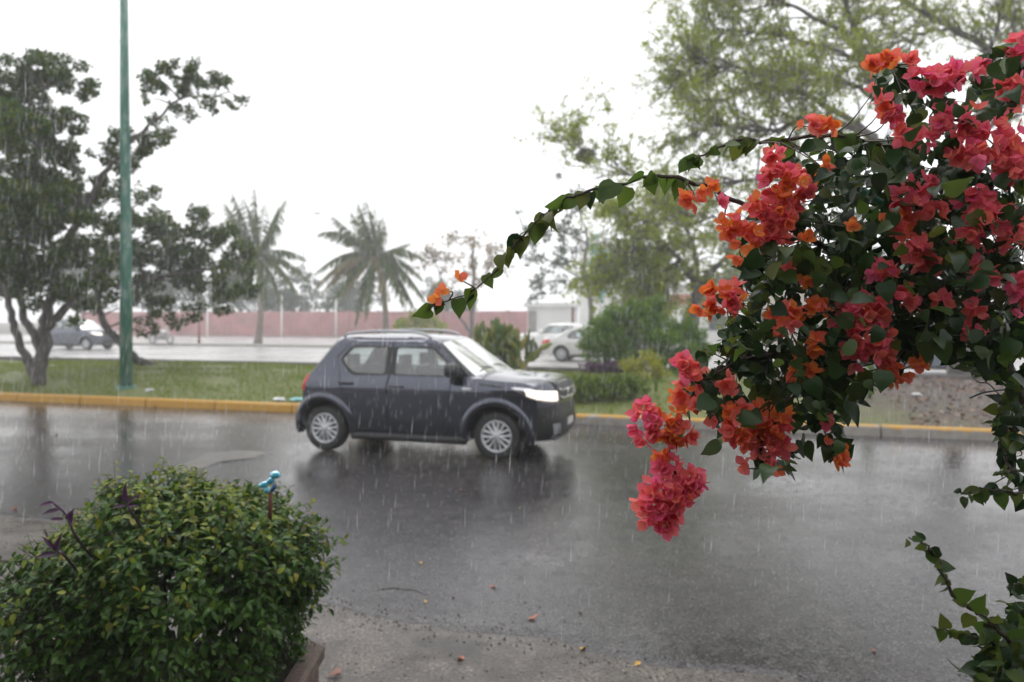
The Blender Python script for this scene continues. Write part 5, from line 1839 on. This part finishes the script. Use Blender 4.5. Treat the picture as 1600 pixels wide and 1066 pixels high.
for x, y, rx, ry, pal in FC:
    d_ = 1.46 if x < 1330 else 1.47
    n = max(1, int(round(rx * ry / 29.0)))
    i = np.argmin(np.linalg.norm(vnode - P(x, y, d_), axis=1))
    c = P(x, y, d_)
    if np.linalg.norm(vnode[i] - c) < .4:
        mbt.tube(catmull([vnode[i], (vnode[i] + c) / 2 + rng.normal(0, .012, 3), c], 3), [.002, .0012], 4, cap=False)
    for k_ in range(n):
        u = rdirs(1)[0]
        u[1] = -abs(u[1])
        if n < 4:
            u = unit(u * .6 + np.array([0, -.5, .3]))
        rr_ = (.5 + .5 * rng.rand()) * (1.2 + .5 * rng.rand() if rng.rand() < .15 else 1)
        s_ = d_ / FPX
        rx_, ry_ = max(2, rx - 3), max(2, ry - 3)
        p = c + u * rr_ * np.array([rx_ * s_, (rx_ + ry_) * .5 * s_, ry_ * s_])
        ax = unit(u + rng.normal(0, .30, 3) + np.array([0, -.15, .1]))
        recs.append((p, ax, pal[rng.randint(len(pal))], (.0190 if min(rx, ry) > 7 else .0165) * (.85 + .3 * rng.rand()), rx * ry, len(recs)))
mbt.obj('flower_stalks', M['twig_red'], vine)['kind'] = 'stuff'
keepers = sorted(recs, key=lambda r: r[0][1])
kset = set(r[5] for r in keepers[:300])
extra = []
for p, ax, pc, sc, ar_, id_ in recs:
    t_ = unit(np.cross(ax, rng.normal(size=3)))
    fr = np.stack([t_, np.cross(ax, t_), ax], 1)
    if id_ in kset:
        place(fm[pc][id_ % 4], 'flower', vine, p, fr, sc)
    else:
        extra.append((p, fr, sc, pc))
if extra:
    mb = MB()
    for p, fr, sc, pc in extra:
        me = fm[pc][0]
        V = np.array([v.co[:] for v in me.vertices]) @ fr.T * sc + p
        for poly in [0]:
            mb.add(V, [tuple(q_.vertices) for q_ in me.polygons], {'p': 0, 'c': 1, 'o': 2}[pc])
    o = mb.obj('flower_mass', [M['bract_pink'], M['bract_coral'], M['bract_orange']], vine)
    o['kind'] = 'stuff'
print('LEAVES', len(leaf_recs), 'FLOWERS', len(recs))

# green trellis pipe and tie wires behind the vine
M['pipe'] = pmat('green_pipe_paint', (0.045, 0.16, 0.11), (0.07, 0.20, 0.15), 14, .35)
M['wire'] = pmat('galvanised_wire', (0.36, 0.36, 0.36), (0.26, 0.26, 0.27), 30, .4, .6)
M['wire_blue'] = pmat('blue_cord', (0.10, 0.17, 0.19), (0.08, 0.13, 0.15), 30, .6)
pb = np.array([1.66, 1.95, 0.0])
pts = catmull([pb, pb + (0, 0, .7), P(1690, 770, 1.88), P(1585, 590, 1.80), P(1535, 500, 1.79), P(1478, 410, 1.78), P(1430, 350, 1.77), P(1330, 290, 1.77)], 6)
V, F = tube(pts, .0115, 12)
o = obj('trellis_pipe', V - pb, F, M['pipe'], local=True)
o.location = tuple(pb)
tag(o, 'bent green metal pipe holding up the flowering vine', 'pipe')
for lab, seq, m_, r_ in (('pale tie wire running beside the green pipe', [(1640, 690, 1.75), (1590, 590, 1.74), (1560, 530, 1.73), (1535, 470, 1.75)], 'wire', .0016),
                         ('pale tie wire sagging below the green pipe', [(1640, 680, 1.76), (1600, 640, 1.7), (1570, 625, 1.68), (1545, 600, 1.68), (1523, 593, 1.7), (1500, 545, 1.74)], 'wire', .0018),
                         ('thin blue grey cord stretched across the right edge', [(1660, 585, 1.7), (1600, 604, 1.68), (1540, 613, 1.68), (1515, 622, 1.7)], 'wire_blue', .0020)):
    q = catmull(VP(seq), 6)
    V, F = tube(q, r_, 6)
    o = obj('tie_wire', V - q[0], F, M[m_], local=True)
    o.location = tuple(q[0])
    tag(o, lab, 'wire')

# ------------------------------------------------------------------ bush in the planter, near left
M['bush_leaf'] = leafmat('bush_leaf', [(0.022, 0.068, 0.007), (0.038, 0.100, 0.009), (0.062, 0.135, 0.012), (0.030, 0.084, 0.009)], .34, .34, .35, True)
M['bush_tip'] = leafmat('bush_tip_leaf', [(0.13, 0.20, 0.014), (0.22, 0.26, 0.02), (0.09, 0.16, 0.014), (0.22, 0.19, 0.02)], .38, .38, .3, True)
dP = 3.0
bc = np.array([-1.315, dP + .05, .76])
bush = thing('planter_bush', 'dense green leafy bush with yellowish tips in a stone planter', 'bush', np.array([bc[0], bc[1], .39]))
BL = [leaf_template([0.0, 0.20, 0.24, 0.13, 0.0], cu, fo, .0) for cu, fo in ((.30, .18), (.5, .12), (.15, .22))]
SPR = 3300
lr = []
twb = MB()
for k_ in range(SPR):
    u = rdirs(1)[0]
    if u[2] < -.62:
        continue
    e_ = 2.5
    q_ = (abs(u[0]) ** e_ + abs(u[1]) ** e_ + abs(u[2]) ** e_) ** (-1 / e_)
    hw = np.array([.58, .50, .405 if u[2] > 0 else .44])
    lump = 1 + .09 * math.sin(u[0] * 6 + u[2] * 3) + .07 * math.sin(u[1] * 8 + u[0] * 9) + .05 * math.sin(u[2] * 13 + u[0] * 11)
    rr_ = (.55 + .45 * rng.rand() ** .45) * lump * .98
    surf = bc + u * q_ * hw * rr_
    if u[2] < 0:
        surf[0] = bc[0] + .02 * u[2] + (surf[0] - bc[0]) * (1 + .20 * u[2])
    surf[2] -= .10 * max(0, -(surf[0] - bc[0]) - .18)             # lower on the left
    L = .11 + .06 * rng.rand()
    if rng.rand() < .03 and u[2] > .3:
        L *= 1.7
    dd = unit(u + rng.normal(0, .45, 3) + np.array([0, 0, .30 if u[2] > 0 else -.25]))
    st = surf - dd * L * .6
    tip = surf + dd * L * .4
    tip[2] -= .02
    if rr_ > .9:
        twb.tube([st, (st + tip) / 2 + (0, 0, .006), tip], [.0022, .0016, .001], 3, cap=False)
    nl = 7
    side = unit(np.cross(dd, rng.normal(size=3)))
    s2 = np.cross(dd, side)
    for j in range(nl):
        t = (j + .5) / nl
        a = (j % 2) * math.pi + (j // 2) * 1.57
        pd = side * math.cos(a) + s2 * math.sin(a)
        p = st + (tip - st) * t
        ld_ = unit(pd * .8 + dd * .55 + np.array([0, 0, -.25]) + rng.normal(0, .2, 3))
        ln_ = unit(dd * .5 + np.array([0, 0, .9]) + rng.normal(0, .3, 3))
        young = (t > .6 and u[2] > -.1 and rng.rand() < .7 * max(0.12, u[2] + .15))
        lr.append((p, ld_, ln_, .051 * (1.0 - .38 * t) * (.75 + .5 * rng.rand()), young))
# a few taller shoots on the left crest
for px_, py_, lean in ((178, 722, .0), (160, 770, -.2), (240, 752, .25), (120, 800, -.3), (300, 752, .1), (345, 757, -.1)):
    tip = P(px_, py_, dP)
    st = tip + np.array([.10 * -lean, .02, -.22])
    twb.tube([st, (st + tip) / 2, tip], [.003, .002, .001], 4)
    for j in range(15):
        t = j / 14
        a = (j % 2) * math.pi + rng.normal(0, .5)
        lr.append((st + (tip - st) * t, unit(np.array([math.cos(a), math.sin(a) * .7, .15])), unit(np.array([0, -.3, 1]) + rng.normal(0, .2, 3)), .052 * (1.1 - .6 * t), t > .25))
twb.obj('twigs', M['vine_bark'], bush)['kind'] = 'stuff'
front = [(-(r[0][1]) + .4 * r[0][2]) for r in lr]
order = np.argsort(front)[::-1]
single = set(order[:300].tolist())
bl_me = [[mesh('leaf', tv, tf, M[mm], True) for tv, tf in BL] for mm in ('bush_leaf', 'bush_tip')]
pos_ = np.array([r[0] for r in lr])
frs = frames(np.array([r[1] for r in lr]), np.array([r[2] for r in lr]))
scs = np.array([r[3] for r in lr])
yg_ = np.array([r[4] for r in lr], bool)
for i in single:
    place(bl_me[int(yg_[i])][i % 3], 'leaf', bush, pos_[i], frs[i], scs[i])
mask = np.ones(len(lr), bool)
mask[list(single)] = False
Vs, Fs, MI, off = [], [], [], 0
for yg in (0, 1):
    for v_ in range(3):
        sel = np.where(mask & (yg_ == bool(yg)) & (np.arange(len(lr)) % 3 == v_))[0]
        V, F = batch(*BL[v_], pos_[sel], frs[sel], scs[sel])
        Vs.append(V)
        Fs.append(F + off)
        MI += [yg] * len(F)
        off += len(V)
o = obj('foliage', np.concatenate(Vs), np.concatenate(Fs), [M['bush_leaf'], M['bush_tip']], bush, True, MI)
o['kind'] = 'stuff'
mb = MB()
for k_ in range(16):
    a = rng.rand() * 6.28
    b0 = np.array([bc[0] + .25 * math.cos(a), bc[1] + .12 * math.sin(a), .38])
    e = bc + np.array([.5 * math.cos(a), .35 * math.sin(a), .05 + .2 * rng.rand()])
    mb.tube(catmull([b0, (b0 + e) / 2 + rng.normal(0, .04, 3), e], 4), [.012, .008, .004], 6)
mb.obj('branch', M['vine_bark'], bush)

# stone planter under it
M['planter'] = pmat('planter_stone', (0.13, 0.085, 0.07), (0.075, 0.06, 0.05), 9, .7, bmp=.6, bscale=40)
M['soil'] = pmat('planter_soil', (0.03, 0.022, 0.017), (0.05, 0.038, 0.03), 20, .9, bmp=.6)
px0, px1, py0, py1 = bc[0] - .50, bc[0] + .50, bc[1] - .26, bc[1] + .22
pc = np.array([(px0 + px1) / 2, (py0 + py1) / 2, 0.0])
root = thing('planter', 'brown weathered stone planter below the leafy bush', 'planter', pc)
prof = [(0, 0.0, .04), (0, .06, .0), (0, .36, .0), (0, .375, -.02), (0, .42, -.02), (0, .435, -.005), (0, .435, .05), (0, .35, .06)]
V, F = [], []
for _, z, ins in prof:
    x0, x1, y0, y1 = px0 + ins, px1 - ins, py0 + ins, py1 - ins
    cc = .03
    ring = [(x0 + cc, y0), (x1 - cc, y0), (x1, y0 + cc), (x1, y1 - cc), (x1 - cc, y1), (x0 + cc, y1), (x0, y1 - cc), (x0, y0 + cc)]
    V += [(x, y, z) for x, y in ring]
for i in range(len(prof) - 1):
    for j in range(8):
        F.append((i * 8 + j, i * 8 + (j + 1) % 8, (i + 1) * 8 + (j + 1) % 8, (i + 1) * 8 + j))
obj('trough', V, F, M['planter'], root, smooth=False)
mb = MB()
mb.box((px0 + .065, py0 + .065, .30), (px1 - .065, py1 - .065, .39))
mb.obj('soil', M['soil'], root, smooth=False)

# purple sprigs growing through the bush
PUR = leaf_template([0.05, 0.13, 0.12, 0.07, 0.0], .30, .35)
for lab, seq, lv in (('purple spear leaved sprig at the left of the bush', [(118, 838), (104, 806), (84, 786)], [((84, 786), (-1, -.05), .09), ((92, 797), (-.9, -.1), .10), ((104, 812), (.5, .8), .08), ((110, 820), (.2, 1), .10), ((98, 812), (-1, .15), .08)]),
                     ('purple spear leaved sprig on the crest of the bush', [(205, 800), (200, 790), (196, 780)], [((196, 784), (.05, 1), .11), ((198, 788), (.6, .55), .10), ((196, 790), (-1, .0), .08), ((200, 790), (.9, .1), .07)]),
                     ('purple spear leaved sprig low on the left side of the bush', [(100, 868), (92, 862), (84, 855)], [((88, 862), (.3, 1), .12), ((88, 866), (-1, .0), .13), ((84, 858), (-.5, .8), .10)])):
    b0 = P(*seq[0], dP - .40) + np.array([0, .1, -.1])
    root = thing('purple_sprig', lab, 'plant', b0, 0, 'purple sprigs in the bush')
    q = catmull([b0] + [P(x, y, dP - .42) for x, y in seq], 4)
    V, F = tube(q, .004, 6)
    obj('stem', V, F, M['leaf_purple'], root)
    for (x, y), (dx, dz), L in lv:
        dd = unit(np.array([[dx, -.25, dz]]))
        V, F = batch(*PUR, P(x, y, dP - .42)[None], frames(dd, np.array([[.2, -.8, .6]])), np.array([L * .6]))
        obj('leaf', V, F, M['leaf_purple'], root)

# turquoise knotted ornament on its stick
M['turq'], nt, b = base_mat('turquoise_plastic')
b.inputs['Base Color'].default_value = (0.03, 0.42, 0.60, 1)
b.inputs['Roughness'].default_value = .12
b.inputs['Transmission Weight'].default_value = .25
nt.links.new(ramp(nt, noise(nt, 40, 4, position(nt)), [(.35, (.02, .33, .55)), (.6, (.08, .50, .66)), (.72, (.55, .80, .86))]), b.inputs['Base Color'])
M['turq_dark'] = pmat('dark_blue_plastic', (0.012, 0.06, 0.20), (0.02, 0.10, 0.28), 40, .15, spec=.8)
dO = dP - .02
b0 = P(422, 830, dO)
root = thing('garden_ornament', 'shiny turquoise knotted plastic ornament on a reddish stick above the bush', 'ornament', b0)
mb = MB()
mb.tube([b0, P(422, 790, dO), P(423, 765, dO)], [.008, .008, .007], 8)
mb.obj('stick', pmat('reddish_stick', (0.12, 0.035, 0.025), (0.08, 0.02, 0.018), 40, .6), root)


def blob(name, c, r, m_, rot=0):
    k1, k2 = 10, 16
    V = []
    for i in range(k1 + 1):
        for j in range(k2):
            a, b_ = math.pi * i / k1, 2 * math.pi * j / k2
            v = np.array([math.sin(a) * math.cos(b_), math.sin(a) * math.sin(b_), math.cos(a)])
            v = v * (1 + .10 * math.sin(5 * b_ + 3 * a) * math.sin(a) + .06 * math.sin(9 * a + c[0] * 50))
            v = v * np.array(r)
            cr, sr = math.cos(rot), math.sin(rot)
            V.append(c + np.array([v[0] * cr - v[2] * sr, v[1], v[0] * sr + v[2] * cr]))
    F = [(i * k2 + j, i * k2 + (j + 1) % k2, (i + 1) * k2 + (j + 1) % k2, (i + 1) * k2 + j) for i in range(k1) for j in range(k2)]
    obj(name, V, F, M[m_], root)


blob('head', P(430, 742, dO), (.021, .018, .015), 'turq')
blob('neck', P(423, 751, dO), (.017, .013, .013), 'turq', .6)
blob('wing', P(412, 757, dO), (.023, .014, .011), 'turq', .35)
blob('body', P(418, 766, dO), (.015, .014, .014), 'turq')
blob('tail', P(428, 762, dO), (.009, .011, .018), 'turq_dark', -.5)

# ------------------------------------------------------------------ fallen leaves and litter
FL = leaf_template([0.0, 0.22, 0.30, 0.18, 0.0], .35, .3, .05)
M['fallen_orange'] = leafmat('fallen_orange_leaf', [(0.42, 0.13, 0.06), (0.36, 0.10, 0.05)], .4, .15)
M['fallen_yellow'] = leafmat('fallen_yellow_leaf', [(0.55, 0.32, 0.03), (0.50, 0.26, 0.03)], .4, .15)
M['fallen_brown'] = leafmat('fallen_brown_leaf', [(0.16, 0.055, 0.035), (0.20, 0.08, 0.05)], .4, .15)
M['fallen_green'] = leafmat('fallen_green_leaf', [(0.20, 0.30, 0.05), (0.24, 0.30, 0.06)], .4, .15)
for px_, py_, sz, cm, lab in (
        (836, 970, .095, 'orange', 'orange curled leaf on the asphalt near the concrete edge'), (718, 1032, .085, 'orange', 'orange folded leaf on the wet concrete'), (665, 945, .045, 'yellow', 'small yellow leaf just above the concrete edge'), (658, 884, .045, 'yellow', 'small yellow leaf farther up the wet asphalt'), (772, 921, .07, 'orange', 'flat orange leaf in the middle of the asphalt'), (912, 1014, .07, 'yellow', 'yellow leaf lying on the asphalt edge'), (813, 797, .06, 'green', 'pale green leaf on the road below the grey car'), (725, 770, .11, 'brown', 'long brown leaf in the reflection of the car'), (518, 1059, .11, 'brown', 'dark brown curled leaf beside the planter'), (528, 1053, .08, 'brown', 'brown leaf touching the dark curled leaf by the planter'), (30, 1008, .085, 'orange', 'orange leaf on the concrete left of the bush'), (1246, 768, .05, 'green', 'pale leaf on the road right of the hanging flowers'), (708, 936, .04, 'brown', 'tiny brown leaf beside the yellow leaves'), (907, 960, .05, 'brown', 'dark scrap on the asphalt right of the orange leaf'), (24, 798, .10, 'orange', 'orange leaf on the road at the left edge'), (88, 681, .12, 'orange', 'faint orange leaf on the far lane at left'), (243, 637, .16, 'brown', 'pale brown leaf in the gutter below the green pole'), (1366, 1023, .05, 'orange', 'small orange leaf on dark asphalt at lower right'), (995, 1040, .06, 'yellow', 'ochre scrap on the concrete edge at lower middle')):
    b0 = G(px_, py_)
    n_ = float(b0 @ N)
    b0[2] = (.014 if n_ > edge_n(float(b0 @ U)) + .05 else .001) + .008
    a = rng.rand() * 6.28
    V, F = batch(*FL, np.array([[0, 0, .012]]) - .5 * sz * np.array([[math.cos(a), math.sin(a), 0]]), frames(np.array([[math.cos(a), math.sin(a), .05]]), np.array([[rng.normal(0, .3), rng.normal(0, .3), -1 if cm == 'orange' else 1.0]])), np.array([sz * .8]))
    V[:, 2] = (V[:, 2] - V[:, 2].min()) * .6 + .001
    o = obj('fallen_leaf', V, F, M['fallen_' + cm], local=True)
    o.location = tuple(b0 - (0, 0, .008))
    tag(o, lab, 'leaf', 'leaves fallen on the road')
M['paper'] = pmat('wet_paper', (0.72, 0.74, 0.74), (0.6, 0.64, 0.66), 10, .5)
M['teal_bag'] = pmat('teal_plastic', (0.10, 0.42, 0.45), (0.30, 0.60, 0.62), 10, .3)
for px_, py_, d_, sz, m_, lab in ((234, 607, 16.4, .12, 'paper', 'scrap of white paper on the grass right of the green pole'), (436, 624, 15.0, .15, 'paper', 'crumpled white litter on the grass left of the car'), (464, 625, 14.9, .16, 'teal_bag', 'teal plastic scrap on the kerb behind the car'), (1432, 634, 14.2, .12, 'paper', 'white scrap lying on the bare soil at right')):
    b0 = at_med(px_, d_) if m_ else None
    k1, k2 = 6, 10
    V = []
    for i in range(k1 + 1):
        for j in range(k2):
            a, b_ = math.pi * i / k1, 2 * math.pi * j / k2
            v = np.array([1.3 * math.sin(a) * math.cos(b_), math.sin(a) * math.sin(b_), .38 * math.cos(a)]) * sz * .6 * (1 + rng.normal(0, .14))
            V.append(v + (0, 0, sz * .25))
    F = [(i * k2 + j, i * k2 + (j + 1) % k2, (i + 1) * k2 + (j + 1) % k2, (i + 1) * k2 + j) for i in range(k1) for j in range(k2)]
    o = obj('litter_scrap', V, F, M[m_], local=True, smooth=False)
    o.location = tuple(b0)
    tag(o, lab, 'litter', 'litter on the median')

# ------------------------------------------------------------------ unseen house wall and roof, added to shade the foreground
M['added_porch'] = pmat('added_porch_plaster', (0.30, 0.26, 0.22), (0.25, 0.22, 0.19), 2, .8)
root = thing('added_porch', 'added house front and flat roof, unseen behind the viewpoint, shading the foreground', 'building', (0, -3.2, 0))
mb = MB()
mb.box((-9, -3.4, -.04), (9, -3.2, 3.4))
mb.obj('wall', M['added_porch'], root, smooth=False)
mb = MB()
mb.box((-9, -3.198, 2.95), (9, -0.55, 3.12))
mb.obj('roof', M['added_porch'], root, smooth=False)

# ------------------------------------------------------------------ rain
M['water'], nt, b = base_mat('rain_water')
b.inputs['Base Color'].default_value = (.9, .92, .95, 1)
b.inputs['Roughness'].default_value = .15
tr = node(nt, 'ShaderNodeBsdfTransparent')
mx = node(nt, 'ShaderNodeMixShader')
mx.inputs[0].default_value = .62
nt.links.new(tr.outputs[0], mx.inputs[1])
nt.links.new(b.outputs[0], mx.inputs[2])
nt.links.new(mx.outputs[0], nt.nodes['Material Output'].inputs['Surface'])
n = 120000
p = np.stack([rng.uniform(-15, 14, n), 3.2 + 18 * rng.rand(n) ** .8, rng.uniform(.05, 9.5, n)], 1)
dv = unit(np.stack([.05 + rng.normal(0, .03, n), rng.normal(0, .03, n), np.ones(n)], 1))
tv = np.array([(0, 0, 0), (.0105, .32, 0), (-.006, .32, .009), (-.006, .32, -.009), (0, 1, 0)])
tf = np.array([(0, 2, 1), (0, 3, 2), (0, 1, 3), (4, 1, 2), (4, 2, 3), (4, 3, 1)])
V, F = batch(tv, tf, p, frames(dv, rdirs(n)), .045 + .11 * rng.rand(n) ** 1.5)  # drops drawn out long, imitating the streaks of their fall
tag(obj('rain', V, F, M['water'], smooth=False), 'falling rain stretched into streaks filling the air over the street', 'rain', kind='stuff')
n = 12000
ss, nn = rng.uniform(-13, 10, n), 4.6 + 8.0 * rng.rand(n)
p = np.outer(ss, U) + np.outer(nn, N)
p[:, 2] = .013
dv = unit(rdirs(n) * .8 + (0, 0, 1))
tv = np.array([(-.16, 0, -.1), (.16, 0, -.1), (0, 0, .18), (0, 1, 0)])
tf = np.array([(0, 1, 3), (1, 2, 3), (2, 0, 3)])
V, F = batch(tv, tf, p, frames(dv, rdirs(n)), (.006 + .014 * rng.rand(n)) * (.35 + .65 * (nn - 4.6) / 8))
tag(obj('splashes', V, F, M['water'], smooth=False), 'small splashes thrown up by drops on the road', 'splash', kind='stuff')

# ------------------------------------------------------------------ wet air
mb = MB()
mb.box((-gs - 4, -44, -1.05), (gs + 4, 254, 14.5))
hm = bpy.data.materials.new('rain_haze')
hm.use_nodes = True
nt = hm.node_tree
nt.nodes.clear()
ho = node(nt, 'ShaderNodeOutputMaterial')
pv = node(nt, 'ShaderNodeVolumePrincipled')
pv.inputs['Color'].default_value = (.97, .98, 1, 1)
pv.inputs['Density'].default_value = .0027
pv.inputs['Anisotropy'].default_value = .2
nt.links.new(pv.outputs[0], ho.inputs['Volume'])
tag(mb.obj('haze', hm, smooth=False), 'pale rain haze over the whole street', 'haze', kind='stuff')
